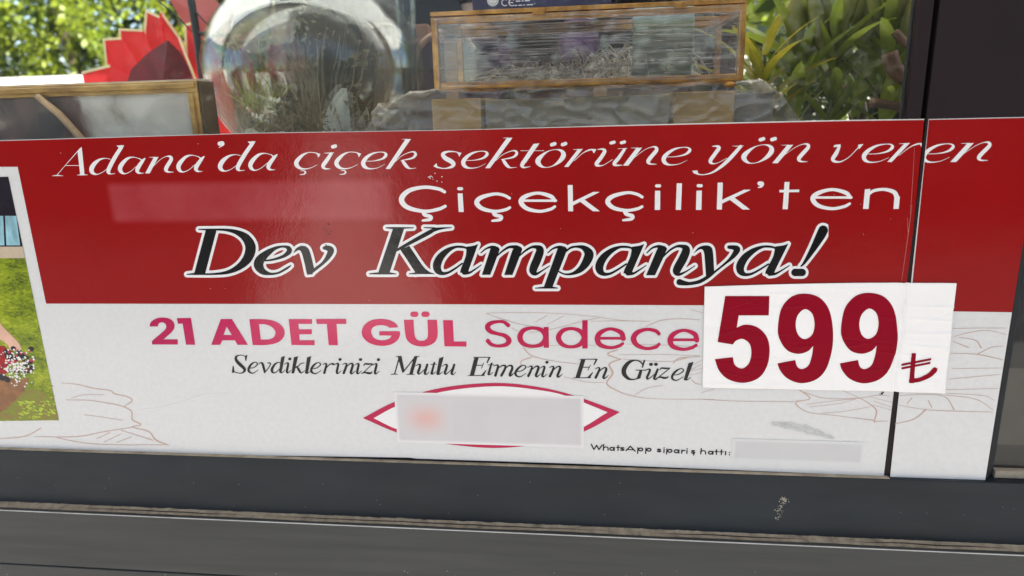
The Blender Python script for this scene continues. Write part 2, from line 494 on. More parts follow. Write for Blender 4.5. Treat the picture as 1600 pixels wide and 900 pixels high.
LA['u'] = glyph(850, 200, 6.667, [('S', [(560, 222, 8), (608, 220, 20), (632, 242, 38), (590, 312, 40), (547, 370, 40), (562, 390, 26), (620, 385, 8), (712, 328, 7)]), ('S', [(838, 222, 30), (778, 310, 38), (732, 368, 38), (752, 387, 22), (818, 385, 5)]), ('S', [(770, 215, 5), (865, 211, 8)]),
    ('S', [(697, 156, 34), (730, 147, 34)]), ('S', [(806, 154, 34), (838, 145, 34)])])
LA['v'] = glyph(1280, 200, 5.714, [('P', [(132, 150), (188, 143), (186, 165), (168, 185), (160, 168), (122, 172)]), ('S', [(178, 160, 22), (150, 222, 36), (118, 274, 34), (135, 297, 24), (190, 299, 11), (260, 260, 7), (330, 190, 8), (362, 155, 14)]), ('P', [(342, 148), (393, 141), (352, 190), (345, 172)])])

def A(ch, a=None, b=None):
    return LA[ch] if a is None else moved(LA[ch], a, b)
line1 = []
line1 += A('A') + A('d') + A('a') + A('n') + A('a', (185.4, 271.9), (276.2, 269.2)) + A("'") + A('d', (140.6, 272.8), (340.8, 267.7)) + A('a', (185.4, 271.9), (388.2, 266.6))
line1 += A('c') + A('i') + A('c', (460, 264.75), (522.5, 264.4)) + A('e') + A('k', (758.5, 262.75), (603.1, 264))
line1 += A('s') + A('e', (564.75, 264), (720.4, 263.1)) + A('k') + A('t') + A('o', (1157.75, 255.4), (837.5, 261.8)) + moved(DOTS_O, (1190, 217.5), (864.5, 225.2)) + A('r') + A('u')
line1 += A('n', (227.9, 270.9), (973.3, 258.8)) + A('e', (564.75, 264), (1032, 258))
line1 += A('y') + A('o') + DOTS_O + A('n', (227.9, 270.9), (1206, 255))
line1 += A('v') + A('e', (564.75, 264), (1343.4, 253.9)) + A('r', (881.8, 260.7), (1385.5, 253)) + A('e', (564.75, 264), (1435.8, 253.7)) + A('n', (227.9, 270.9), (1483, 253))

# wide rounded sans of the second line
LB = {}
LB['C'] = glyph(600, 270, 3.81, [('S', [(362, 113, 18), (325, 95, 20), (240, 85, 20), (150, 106, 26), (106, 156, 32), (140, 204, 27), (240, 228, 20), (325, 216, 20), (366, 198, 18)]), ('S', [(240, 236, 30), (246, 250, 22), (280, 260, 20), (276, 276, 20), (232, 283, 13)])])
LB['i'] = glyph(600, 270, 3.81, [('P', [(440, 122), (469, 122), (476, 232), (446, 232)]), ('S', [(447, 94, 19), (463, 94, 19)])])
LB['c'] = glyph(600, 270, 3.81, [('S', [(748, 150, 17), (715, 133, 18), (660, 125, 18), (580, 146, 25), (553, 178, 29), (588, 213, 24), (660, 228, 18), (722, 219, 18), (750, 206, 16)]), ('S', [(657, 236, 30), (664, 250, 22), (698, 260, 20), (692, 277, 20), (646, 285, 13)])])
LB['e'] = glyph(600, 270, 3.81, [('S', [(820, 165, 14), (1024, 165, 14)]), ('S', [(1016, 163, 22), (990, 138, 24), (915, 120, 18), (842, 140, 25), (816, 172, 29), (850, 211, 24), (925, 228, 18), (990, 216, 18), (1018, 200, 15)])])
LB['k'] = glyph(600, 270, 3.81, [('P', [(1094, 72), (1123, 72), (1126, 228), (1097, 228)]), ('P', [(1122, 173), (1245, 113), (1285, 113), (1124, 194)]), ('P', [(1163, 168), (1190, 156), (1285, 228), (1244, 228)])])
LB['l'] = glyph(1000, 260, 3.81, [('P', [(218, 100), (249, 100), (243, 258), (212, 258)])])
LB["'"] = glyph(1000, 260, 3.81, [('S', [(710, 101, 25), (724, 103, 25), (720, 118, 14), (702, 125, 5)])])
LB['t'] = glyph(1000, 260, 3.81, [('P', [(859, 92), (888, 92), (878, 254), (847, 254)]), ('P', [(828, 139), (946, 137), (945, 152), (828, 154)])])
LB['n'] = glyph(1000, 260, 3.81, [('P', [(1336, 135), (1368, 133), (1358, 252), (1325, 252)]), ('S', [(1358, 165, 16), (1390, 144, 18), (1450, 136, 18), (1508, 152, 25), (1528, 186, 30)]), ('P', [(1511, 182), (1544, 180), (1537, 252), (1506, 252)])])
def B(ch, a=None, b=None): return LB[ch] if a is None else moved(LB[ch], a, b)
line2 = B('C') + B('i') + B('c') + B('e') + B('k') + B('c', (741.2, 330.8), (944.7, 329.5)) + B('i', (717.3, 330.9), (1023.1, 327.7)) + B('l') + B('i', (717.3, 330.9), (1087.4, 327.7)) \
    + B('k', (888, 329.9), (1119.7, 327.2)) + B("'") + B('t') + B('e', (810, 331.7), (1263, 327.7)) + B('n')

# heavy italic with a white keyline
LC = {}
LC['D'] = glyph(280, 340, 6.154, [('P', [(266, 106), (368, 106), (252, 548), (148, 548)]), ('S', [(330, 113, 15), (450, 116, 22), (560, 140, 44), (648, 195, 78), (692, 285, 98), (665, 385, 88), (590, 465, 62), (480, 520, 34), (350, 539, 18), (200, 541, 14)]), ('S', [(195, 111, 8), (285, 114, 16)]), ('S', [(82, 543, 7), (160, 538, 20)])])
LC['e'] = glyph(280, 340, 6.154, [('S', [(812, 412, 12), (900, 403, 18), (1005, 370, 28), (1062, 325, 46), (1055, 290, 38), (1005, 276, 18), (930, 292, 30), (845, 345, 62), (783, 405, 86), (770, 460, 88), (808, 514, 58), (880, 538, 24), (960, 528, 18), (1040, 485, 20), (1078, 458, 8)])])
LC['v'] = glyph(280, 340, 6.154, [('C', [(1103, 338, 1), (1130, 295), (1180, 270), (1235, 285), (1266, 345), (1302, 490, 1), (1285, 541, 1), (1235, 546, 1), (1205, 410), (1182, 335), (1155, 308)]), ('S', [(1280, 520, 28), (1320, 488, 26), (1390, 432, 28), (1442, 365, 48), (1462, 312, 60), (1430, 290, 46), (1400, 290, 30)])])
LC['K'] = glyph(560, 340, 8, [('P', [(442, 124), (578, 124), (388, 700), (248, 700)]), ('S', [(350, 125, 10), (450, 128, 22), (690, 125, 9)]), ('S', [(140, 700, 9), (255, 694, 24), (390, 694, 24), (472, 700, 9)]),
    ('S', [(478, 408, 26), (600, 340, 38), (750, 258, 46), (880, 188, 50), (960, 148, 40), (1060, 130, 20), (1165, 123, 7)]), ('S', [(825, 122, 8), (960, 128, 18)]), ('C', [(530, 398, 1), (640, 352, 1), (800, 590), (880, 668), (962, 702, 1), (700, 702, 1), (714, 680)]), ('S', [(640, 700, 8), (730, 692, 22)])])
LC['a'] = glyph(660, 360, 8, [('S', [(582, 250, 14), (545, 215, 22), (490, 203, 26), (410, 206, 30), (315, 250, 60), (230, 330, 88), (188, 420, 100), (195, 490, 86), (245, 532, 44), (320, 526, 28), (410, 475, 22), (500, 410, 18)]),
    ('C', [(556, 202, 1), (640, 190), (697, 170, 1), (582, 488), (572, 540, 1), (475, 522, 1), (488, 470), (545, 320)]), ('S', [(528, 520, 62), (590, 525, 28), (650, 490, 18), (738, 428, 9)])])
LC['m'] = glyph(660, 360, 8, [('S', [(735, 276, 11), (795, 228, 18), (860, 206, 30), (905, 222, 62)]), ('C', [(856, 222, 1), (925, 200), (962, 225), (955, 270), (850, 550, 1), (748, 550, 1)]),
    ('S', [(925, 325, 12), (1000, 258, 20), (1080, 208, 28), (1150, 206, 44), (1185, 228, 84)]), ('C', [(1130, 240, 1), (1200, 195), (1245, 225), (1228, 290), (1127, 552, 1), (1026, 552, 1)]),
    ('S', [(1210, 320, 12), (1290, 250, 22), (1370, 206, 28), (1435, 208, 50), (1472, 245, 92), (1440, 350, 102), (1392, 465, 98), (1388, 512, 82), (1425, 540, 34), (1485, 508, 18), (1590, 440, 9)])])
LC['p'] = glyph(820, 360, 8, [('S', [(290, 276, 11), (350, 226, 18), (420, 206, 32), (465, 224, 66)]), ('C', [(412, 226, 1), (480, 198), (522, 222), (512, 280), (345, 705, 1), (240, 705, 1)]), ('S', [(135, 718, 8), (250, 711, 22), (345, 711, 22), (410, 718, 8)]),
    ('S', [(490, 285, 12), (570, 216, 24), (650, 200, 26), (730, 212, 54), (790, 262, 96), (802, 312, 112), (762, 405, 100), (690, 488, 68), (595, 537, 32), (500, 543, 18), (412, 505, 14)])])
LC['n'] = glyph(990, 360, 8, [('S', [(165, 276, 11), (230, 218, 20), (300, 197, 32), (345, 215, 62)]), ('C', [(298, 222, 1), (365, 190), (408, 215), (400, 265), (266, 556, 1), (157, 556, 1)]),
    ('S', [(365, 330, 12), (450, 245, 22), (540, 197, 28), (615, 200, 48), (655, 238, 92), (620, 340, 105), (550, 465, 100), (535, 515, 82), (570, 545, 36), (645, 515, 18), (762, 440, 9)])])
LC['y'] = glyph(990, 360, 8, [('C', [(750, 282, 1), (805, 215), (875, 188), (945, 192), (982, 235), (995, 350), (1003, 500, 1), (905, 580, 1), (893, 420), (880, 280), (852, 232), (805, 242)]),
    ('S', [(1188, 206, 40), (1250, 212, 56), (1290, 235, 76), (1255, 300, 60), (1200, 360, 38), (1120, 428, 24), (1020, 508, 24), (920, 582, 40), (820, 636, 42), (710, 660, 38), (630, 655, 56), (572, 642, 74)])])
LC['!'] = glyph(1130, 340, 8, [('S', [(1244, 156, 118), (1210, 225, 112), (1120, 385, 74), (1010, 560, 32), (968, 602, 14)]), ('S', [(893, 682, 90), (983, 682, 90)])])
def K(ch, a=None, b=None): return LC[ch] if a is None else moved(LC[ch], a, b)
line3 = [K('D'), K('e'), K('v'), K('K'), K('a'), K('m'), K('p'), K('a', (676.9, 428.75), (929, 430)), K('n'), K('y'), K('a', (676.9, 428.75), (1147.5, 430.6)), K('!')]
line3 = [p for g_ in line3 for p in g_]

# fat capitals "21 ADET GÜL"
s4 = 6.154
line4 = glyph(220, 485, s4, [('C', [(90, 152, 1), (98, 118), (135, 84), (200, 66), (272, 74), (318, 106), (330, 150), (308, 200), (225, 275, 1), (360, 275, 1), (362, 325, 1), (115, 325, 1), (112, 292, 1), (220, 200), (248, 165), (243, 128), (212, 112), (182, 120), (170, 152, 1)]),
    ('P', [(352, 72), (488, 70), (528, 327), (440, 327), (408, 125), (362, 125)]), ('P', [(775, 80), (880, 80), (1035, 328), (935, 328), (910, 285), (790, 285), (768, 328), (682, 328)])])
line4 += glyph(220, 485, s4, [('H', [(835, 155, 1), (885, 240, 1), (805, 240, 1)]),
    ('C', [(1048, 82, 1), (1190, 82), (1290, 100), (1360, 145), (1388, 205), (1370, 265), (1310, 310), (1205, 330), (1080, 330, 1)]), ('H', [(1140, 130, 1), (1190, 130), (1250, 148), (1290, 185), (1298, 215), (1282, 255), (1235, 275), (1158, 277, 1)])])
line4 += prep([('P', [(451.6, 498), (488.1, 498.2), (488.1, 505.7), (467, 505.5), (467.6, 514), (487.8, 514), (487.8, 521.8), (468.2, 521.8), (468.6, 531.2), (492.2, 531.2), (492.2, 538.8), (456.1, 538.5)])])
line4 += glyph(480, 480, s4, [('P', [(88, 110), (378, 110), (380, 158), (285, 158), (298, 362), (210, 362), (192, 158), (95, 158)]),
    ('C', [(880, 190, 1), (850, 150), (790, 120), (710, 110), (620, 122), (555, 165), (528, 225), (540, 285), (600, 340), (700, 368), (800, 358), (870, 315), (895, 262), (892, 228, 1), (695, 228, 1), (697, 268, 1), (815, 270, 1), (790, 300), (720, 315), (650, 295), (620, 245), (625, 205), (660, 178), (720, 170), (770, 180), (795, 195, 1)]),
    ('C', [(932, 118, 1), (1025, 118, 1), (1033, 250), (1055, 305), (1105, 320), (1150, 302), (1163, 255), (1158, 118, 1), (1250, 118, 1), (1257, 255), (1235, 325), (1180, 362), (1105, 375), (1020, 358), (965, 315), (945, 250)]),
    ('S', [(1020, 65, 52), (1046, 65, 52)]), ('S', [(1126, 65, 52), (1153, 65, 52)]), ('P', [(1308, 122), (1402, 122), (1412, 327), (1532, 327), (1533, 375), (1322, 373)])])
s5 = 8.889
LE = glyph(920, 490, s5, [('S', [(478, 340, 72), (445, 258, 66), (300, 208, 44), (165, 258, 64), (118, 345, 78), (162, 432, 64), (300, 469, 44), (415, 446, 46), (472, 412, 40)]), ('P', [(150, 320), (512, 320), (510, 357), (150, 357)])])
line4b = glyph(745, 490, s5, [('S', [(438, 158, 56), (375, 112, 44), (290, 108, 42), (190, 132, 58), (150, 185, 72), (195, 245, 62), (290, 275, 48), (395, 305, 58), (448, 368, 74), (408, 425, 58), (300, 445, 42), (205, 425, 50), (155, 375, 58)]),
    ('O', [(600, 322, 76), (650, 230, 62), (775, 195, 44), (900, 226, 60), (960, 322, 76), (900, 420, 60), (775, 448, 44), (650, 416, 62)]), ('P', [(930, 182), (998, 182), (1003, 470), (930, 470)]),
    ('O', [(1135, 330, 74), (1190, 237, 60), (1310, 203, 44), (1430, 237, 60), (1492, 330, 76), (1430, 424, 60), (1310, 458, 44), (1190, 424, 60)]), ('P', [(1465, 88), (1540, 88), (1540, 480), (1465, 480)])])
line4b += LE + moved(LE, (929, 545.35), (1042.1, 547.9)) + glyph(920, 490, s5, [('S', [(972, 275, 50), (925, 235, 50), (800, 215, 46), (672, 260, 66), (620, 345, 78), (672, 434, 64), (800, 481, 44), (925, 460, 50), (975, 420, 42)])])

# small bookish italic "Sevdiklerinizi Mutlu Etmenin En Güzel"
LD = {}
z1 = (355, 548, 12.8); z2 = (470, 548, 11.85); z3 = (605, 550, 12.8); z4 = (725, 550, 9.697); z5 = (890, 555, 8)
LD['S'] = glyph(*z1, [('P', [(372, 92), (413, 74), (390, 198), (376, 196), (365, 140)]), ('S', [(378, 110, 14), (310, 83, 14), (240, 86, 20), (185, 122, 46), (198, 195, 58), (272, 275, 64), (345, 342, 58), (358, 390, 48), (320, 430, 26), (260, 442, 15), (180, 425, 16), (140, 405, 18)]), ('P', [(120, 298), (137, 298), (152, 380), (150, 425), (103, 442)])])
LD['e'] = glyph(*z1, [('S', [(460, 342, 14), (540, 330, 16), (608, 275, 22), (606, 238, 20), (560, 223, 17), (492, 265, 38), (442, 340, 46), (442, 400, 44), (482, 434, 28), (540, 438, 18), (630, 375, 10)])])
LD['v'] = glyph(*z1, [('S', [(640, 260, 12), (680, 233, 20), (714, 252, 44), (738, 330, 46), (758, 405, 42), (752, 432, 24)]), ('S', [(768, 422, 20), (830, 342, 18), (872, 268, 22), (862, 240, 24), (815, 238, 14)])])
LD['d'] = glyph(*z1, [('S', [(1085, 245, 14), (1030, 228, 18), (962, 265, 38), (908, 350, 50), (906, 408, 44), (940, 436, 26), (992, 418, 17), (1062, 350, 15)]), ('P', [(1088, 122), (1162, 98), (1097, 420), (1045, 420)]), ('S', [(1074, 422, 38), (1110, 430, 18), (1167, 375, 9)])])
LD['i'] = glyph(*z1, [('S', [(1155, 267, 11), (1200, 238, 20), (1228, 252, 40), (1215, 330, 45), (1202, 412, 44), (1228, 434, 22), (1288, 380, 9)]), ('S', [(1256, 158, 54), (1266, 157, 54)])])
LD['k'] = glyph(*z1, [('P', [(1342, 125), (1427, 103), (1347, 445), (1293, 445)]), ('S', [(1355, 338, 15), (1420, 308, 20), (1480, 252, 18), (1550, 235, 14)]), ('S', [(1402, 315, 30), (1440, 372, 46), (1468, 420, 40), (1500, 435, 18), (1560, 388, 9)])])
LD['l'] = glyph(*z2, [('P', [(122, 118), (200, 93), (137, 410), (84, 410)]), ('S', [(111, 400, 42), (150, 402, 16), (195, 362, 8)])])
LD['r'] = glyph(*z2, [('S', [(420, 252, 11), (458, 228, 18), (480, 246, 34), (468, 310, 40), (442, 405, 42)]), ('S', [(472, 325, 12), (530, 258, 17), (570, 235, 20), (608, 242, 42)])])
LD['n'] = glyph(*z2, [('S', [(780, 252, 11), (828, 228, 18), (852, 246, 34), (838, 310, 42), (802, 405, 46)]), ('S', [(836, 320, 12), (900, 248, 19), (950, 229, 26), (968, 262, 44), (950, 330, 44), (932, 398, 44), (958, 418, 22), (1015, 365, 9)])])
LD['z'] = glyph(*z2, [('S', [(1170, 272, 12), (1195, 238, 26), (1260, 241, 30), (1338, 236, 13)]), ('S', [(1330, 245, 15), (1150, 410, 15)]), ('S', [(1130, 415, 12), (1190, 396, 26), (1260, 410, 38), (1308, 406, 26), (1325, 380, 12)])])
LD['M'] = glyph(*z3, [('S', [(155, 430, 22), (245, 110, 24)]), ('P', [(215, 85), (292, 85), (352, 372), (308, 412)]), ('S', [(325, 395, 20), (562, 95, 22)]), ('P', [(545, 80), (612, 80), (512, 444), (443, 444)]), ('S', [(180, 80, 9), (285, 82, 16)]), ('S', [(560, 82, 14), (652, 82, 9)]), ('S', [(80, 441, 9), (150, 434, 18), (215, 441, 9)]), ('S', [(390, 442, 9), (480, 438, 18), (550, 442, 9)])])
LD['u'] = glyph(*z3, [('S', [(570, 272, 12), (630, 242, 20), (664, 258, 42), (645, 335, 46), (622, 400, 46), (640, 432, 28), (690, 400, 15), (770, 320, 12)]), ('S', [(806, 246, 44), (780, 335, 48), (757, 415, 46), (792, 438, 20), (842, 388, 9)])])
LD['t'] = glyph(*z3, [('P', [(928, 205), (967, 188), (917, 420), (868, 420)]), ('S', [(872, 241, 11), (992, 236, 13)]), ('S', [(892, 422, 46), (925, 430, 18), (977, 385, 9)])])
LD['E'] = glyph(*z4, [('P', [(163, 74), (226, 74), (152, 356), (88, 356)]), ('S', [(145, 75, 8), (390, 76, 11)]), ('P', [(378, 72), (406, 72), (357, 166), (344, 162), (362, 108)]), ('S', [(62, 353, 8), (312, 350, 12)]), ('P', [(300, 356), (346, 268), (332, 270), (262, 345)]), ('S', [(190, 195, 11), (285, 195, 11)]), ('S', [(302, 160, 9), (267, 240, 9)])])
LD['m'] = glyph(*z4, [('S', [(455, 207, 9), (497, 192, 16), (518, 218, 34), (478, 350, 38)]), ('S', [(512, 250, 10), (575, 203, 17), (625, 203, 28), (626, 242, 34), (570, 350, 38)]), ('S', [(618, 255, 10), (680, 203, 17), (725, 207, 30), (731, 250, 36), (697, 330, 38), (707, 353, 28), (757, 318, 9)])])
LD['G'] = glyph(*z5, [('S', [(915, 115, 15), (882, 77, 16), (820, 59, 15), (742, 85, 40), (684, 160, 56), (682, 228, 54), (730, 284, 34), (790, 299, 15), (855, 285, 15)]), ('P', [(873, 188), (910, 183), (884, 285), (833, 297)]), ('S', [(828, 182, 9), (940, 182, 9)]), ('P', [(922, 60), (947, 53), (917, 152), (900, 148), (912, 108)])])
LD['"'] = glyph(*z5, [('S', [(1010, 110, 36), (1022, 110, 36)]), ('S', [(1072, 110, 36), (1084, 110, 36)])])
def Dm(ch, a=None, b=None): return LD[ch] if a is None else moved(LD[ch], a, b)
i0 = (453.6, 560.3); e0 = (387.7, 582.8); n0 = (537.5, 582.6)
line5 = Dm('S') + Dm('e') + Dm('v') + Dm('d') + Dm('i') + Dm('k') + Dm('l') + Dm('e', e0, (485.4, 583.6)) + Dm('r') + Dm('i', i0, (532, 561.1)) + Dm('n') + Dm('i', i0, (563.9, 561.3)) + Dm('z') + Dm('i', i0, (591.8, 561.5))
line5 += Dm('M') + Dm('u') + Dm('t') + Dm('l', (477.2, 582.6), (682, 584.4)) + Dm('u', (649.5, 571.1), (691.3, 571.3))
line5 += Dm('E') + Dm('t', (673.4, 568.75), (762.6, 569.6)) + Dm('m') + Dm('e', e0, (803.4, 588.4)) + Dm('n', n0, (825.5, 587.2)) + Dm('i', i0, (854.7, 565.5)) + Dm('n', n0, (859.1, 587.7))
line5 += Dm('E', (731.7, 586.3), (896.5, 589.75)) + Dm('n', n0, (930.5, 589.8)) + Dm('G') + Dm('u', (649.5, 571.1), (1007.3, 578.6)) + Dm('"') + Dm('z', (568.7, 570.8), (1030.6, 577.5)) + Dm('e', e0, (1047.3, 594)) + Dm('l', (477.2, 582.6), (1068.1, 593.1))

# tiny rounded sans "WhatsApp sipariş hattı:"
def ring(cx, cy, rx=22, ry=15, w=14): return ('O', [(cx + rx * math.cos(t), cy + ry * math.sin(t), w) for t in [k * math.pi / 4 for k in range(8)]])
def ln(*p, w=14): return ('L', [(x, y, w) for x, y in p])
def ess(x, y): return ('S', [(x + 16, y - 11, 12), (x - 5, y - 15, 12), (x - 17, y - 8, 12), (x, y, 12), (x + 18, y + 8, 12), (x + 4, y + 15, 12), (x - 20, y + 11, 12)])
def hump(x, y, x2, y2): return ('S', [(x, y, 12), (x + 20, y - 14, 12), (x2 - 6, y - 9, 12), (x2, y + 4, 13), (x2, y2, 13)])
line6 = glyph(915, 685, 6.957, [ln((62, 60), (90, 115), (120, 70), (145, 115), (180, 68)), ln((197, 62), (193, 122)), hump(195, 102, 244, 124), ring(285, 108), ln((312, 92), (310, 126)), ln((353, 72), (352, 124)), ln((335, 92), (373, 94), w=11), ess(400, 110),
    ln((440, 128), (485, 80), (538, 133)), ln((458, 115), (518, 119), w=11), ln((568, 96), (565, 155)), ring(598, 115), ln((655, 100), (652, 158)), ring(688, 118),
    ess(798, 126), ln((852, 115), (850, 147)), ln((852, 98), (853, 98)), ln((883, 110), (880, 163)), ring(915, 130), ring(985, 135), ln((1014, 120), (1012, 155)), ln((1045, 122), (1043, 156)), ('S', [(1045, 140, 12), (1060, 127, 12), (1080, 125, 12)]), ln((1101, 125), (1099, 158)), ln((1102, 107), (1103, 107)), ess(1168, 141), ('S', [(1168, 162, 9), (1180, 168, 9), (1168, 177, 9)]),
    ln((1256, 105), (1250, 163)), hump(1252, 142, 1302, 165), ring(1355, 150), ln((1384, 135), (1382, 168)), ln((1421, 118), (1418, 168)), ln((1402, 138), (1440, 139), w=11), ln((1475, 120), (1473, 170)), ln((1456, 140), (1496, 141), w=11), ln((1521, 138), (1518, 172)), ln((1562, 148), (1563, 148)), ln((1560, 172), (1561, 172))])

# price figures
DIG = {}
DIG['5'] = glyph(1080, 430, 3.81, [('C', [(200, 120, 1), (462, 120, 1), (458, 235, 1), (280, 235, 1), (268, 308, 1), (320, 290), (390, 305), (445, 360), (463, 435), (450, 530), (400, 605), (310, 635), (220, 615), (165, 565), (138, 495, 1), (245, 483, 1), (258, 530), (300, 550), (340, 520), (355, 460), (345, 405), (305, 375), (265, 385), (245, 408, 1), (155, 393, 1)])])
DIG['9'] = glyph(1080, 430, 3.81, [('C', [(510, 520, 1), (615, 500, 1), (628, 540), (657, 553), (695, 530), (715, 470), (722, 415, 1), (690, 448), (630, 463), (565, 440), (520, 370), (513, 300), (535, 190), (600, 120), (680, 106), (760, 130), (815, 200), (838, 310), (835, 430), (800, 550), (740, 615), (650, 637), (570, 610), (525, 560)]), ('H', [(672, 198), (630, 235), (618, 295), (634, 352), (672, 376), (715, 350), (730, 290), (716, 225)])])
LIRA = glyph(1080, 430, 3.81, [('P', [(1303, 457), (1329, 457), (1317, 634), (1288, 634)]), ('P', [(1243, 520), (1420, 486), (1418, 499), (1243, 533)]), ('P', [(1243, 541), (1415, 508), (1413, 521), (1243, 554)]), ('S', [(1300, 620, 26), (1350, 614, 24), (1408, 588, 28), (1440, 556, 30)]), ('P', [(1428, 546), (1458, 546), (1446, 575), (1424, 575)])])

# peach petal drawings on the white field
def strokes(x0, y0, s, rows, k=1.0): return glyph(x0, y0, s, [('S', [(p[0], p[1], p[2] * k * .8) for p in r]) for r in rows])
petal_left = strokes(0, 450, 4, [[(390, 592, 4), (480, 600, 5), (590, 625, 6), (690, 638, 7), (720, 660, 8), (790, 675, 6), (828, 700, 9), (780, 738, 6)], [(415, 697, 4), (560, 700, 5), (680, 718, 6), (770, 738, 6), (825, 770, 9), (830, 820, 9), (885, 852, 7), (830, 862, 5)], [(450, 685, 4), (530, 665, 4), (650, 665, 4)], [(530, 790, 4), (650, 805, 4), (770, 825, 4)]])
petal_left += strokes(0, 600, 3, [[(630, 203, 5), (700, 222, 6), (735, 262, 9), (795, 285, 4)], [(165, 245, 3), (360, 245, 5), (500, 220, 5), (630, 200, 4)], [(-40, 258, 4), (0, 255, 4), (120, 243, 6), (195, 205, 6)], [(270, 250, 4), (400, 275, 5), (560, 283, 4), (790, 283, 4)], [(455, 255, 4), (520, 225, 4)], [(490, 270, 4), (570, 232, 4)], [(550, 272, 4), (620, 245, 4)], [(570, 215, 4), (720, 262, 5)]])
petal_mid = strokes(700, 470, 3.81, [[(230, 75, 3), (320, 105, 5), (420, 135, 4), (560, 160, 4)], [(230, 72, 3), (420, 68, 3), (620, 72, 3), (850, 90, 3), (1040, 115, 3), (1200, 120, 3)], [(520, 125, 3), (590, 85, 4)], [(590, 140, 3), (690, 88, 4)], [(480, 190, 3), (650, 160, 4), (800, 120, 4), (900, 100, 3)], [(850, 120, 3), (1000, 118, 3), (1180, 120, 4)], [(1180, 150, 4), (1270, 115, 5), (1380, 105, 4), (1500, 112, 3)],
    [(450, 280, 9), (500, 325, 7), (620, 355, 4), (780, 375, 4)], [(500, 335, 6), (440, 355, 8), (435, 385, 6)], [(690, 450, 3), (820, 480, 4), (930, 485, 3)], [(1010, 290, 6), (950, 315, 10), (1020, 345, 7)], [(1030, 345, 7), (960, 375, 11), (980, 430, 13), (945, 490, 10), (1010, 535, 7), (1100, 565, 5), (1250, 582, 3), (1590, 585, 3)], [(1110, 560, 4), (1180, 520, 4), (1280, 500, 3)],
    [(1020, 320, 3), (1250, 318, 3), (1500, 325, 3)], [(1040, 345, 3), (1300, 360, 3), (1420, 340, 4)], [(1340, 370, 6), (1380, 340, 8), (1500, 330, 3)], [(1440, 410, 4), (1500, 380, 4)], [(1450, 470, 8), (1475, 490, 6), (1510, 495, 3)], [(1440, 50, 3), (1520, 70, 3)], [(470, 285, 3), (620, 265, 3), (900, 262, 3)], [(1060, 255, 3), (1300, 262, 3), (1500, 272, 3)], [(380, 160, 4), (420, 180, 4)], [(1420, 400, 3), (1510, 350, 3)], [(1420, 420, 3), (1510, 400, 3)], [(1440, 440, 3), (1510, 425, 3)]])
petal_low = strokes(1100, 560, 5, [[(740, 240, 11), (825, 305, 11), (780, 325, 6), (720, 335, 13), (730, 370, 10), (820, 420, 6), (1000, 440, 5), (1150, 460, 5), (1310, 480, 8), (1330, 495, 13)], [(0, 318, 5), (300, 332, 5), (700, 335, 5)], [(760, 255, 6), (900, 300, 5), (1000, 312, 5), (1200, 308, 5), (1350, 285, 5), (1450, 290, 5)], [(1060, 240, 5), (1210, 305, 6), (1300, 360, 9), (1345, 410, 14), (1325, 490, 10)], [(800, 355, 4), (1000, 330, 4), (1200, 310, 4)], [(820, 375, 4), (1050, 350, 4), (1180, 315, 4)], [(920, 425, 4), (1100, 410, 4), (1290, 375, 4)], [(1330, 490, 8), (1430, 485, 5)], [(1300, 300, 4), (1470, 340, 4)], [(1320, 330, 4), (1470, 380, 4)], [(1310, 360, 4), (1465, 400, 4)], [(-20, 265, 5), (80, 235, 5)]])
petal_strip = strokes(1350, 450, 2.728, [[(375, 170, 3), (480, 168, 3), (600, 168, 3)], [(380, 205, 3), (430, 190, 4), (520, 178, 3), (600, 195, 3)], [(375, 225, 3), (440, 250, 6)], [(400, 208, 4), (470, 220, 5), (495, 252, 8)], [(365, 275, 3), (480, 280, 5), (585, 303, 5)], [(480, 278, 5), (540, 250, 4), (590, 245, 3)], [(370, 340, 3), (585, 338, 3)], [(360, 385, 3), (575, 365, 3)], [(345, 430, 3), (565, 425, 3)],
    [(145, 455, 3), (250, 450, 4), (340, 460, 5), (380, 515, 8)], [(140, 495, 3), (260, 515, 3), (400, 522, 4), (545, 525, 3)], [(130, 575, 5), (210, 555, 6), (260, 515, 9)], [(270, 475, 6), (285, 505, 7)], [(180, 490, 5), (200, 465, 6)], [(340, 452, 3), (470, 470, 4), (545, 515, 4)], [(350, 445, 3), (500, 455, 3), (550, 475, 3)]], .85)

# ------------------------------------------------------------------ the banner sticker
YB = -0.0010
gapL = (1443.5, 186, 1384.5, 748)        # cut along the slot, window side
gapR = (1449.5, 186, 1389, 748)          # cut along the slot, post side
keepL = lambda F, x0, y0: halfplane(F, x0, y0, *gapL)
keepR = lambda F, x0, y0: -halfplane(F, x0, y0, *gapR)

banner = flat('banner_sticker', [(-150, 222.5), (0, 219.3), (400, 207.5), (700, 203), (1000, 195), (1300, 188.2), (1443.5, 186), (1384.5, 743.5), (1200, 736), (900, 724), (650, 716), (640, 714.5), (400, 711), (0, 698), (-150, 692)], M['white'], None, YB)
tag(banner, 'wide glossy red and white flower campaign banner stuck across the lower shop window', 'banner')
flat('red_field', [(-150, 223.7), (0, 220.3), (400, 208.4), (700, 203.8), (1000, 196.3), (1300, 189.6), (1443.2, 187.4), (1414, 478), (1098, 476.6), (700, 475), (73, 474), (28.7, 260.5), (-150, 261)], M['red'], banner, YB - .0002)
YT = YB - .0004
ink('lettering', line1, M['ink_white'], banner, YT, grow=-.12, clip=keepL, label="white slanted hairline serif line reading Adana'da çiçek sektörüne yön veren")
ink('lettering', line2, M['ink_white'], banner, YT, label="white wide sans serif word reading Çiçekçilik'ten")
key = ink('lettering', line3, M['ink_white'], banner, YT, grow=4.3, label="large black italic words Dev Kampanya! with white outline")
ink('letter_fill', line3, M['ink_black'], key, YT - .0002, grow=.15)
ink('lettering', line4, M['pinkgrad'], banner, YT, label='bold pink capitals reading 21 ADET GÜL')
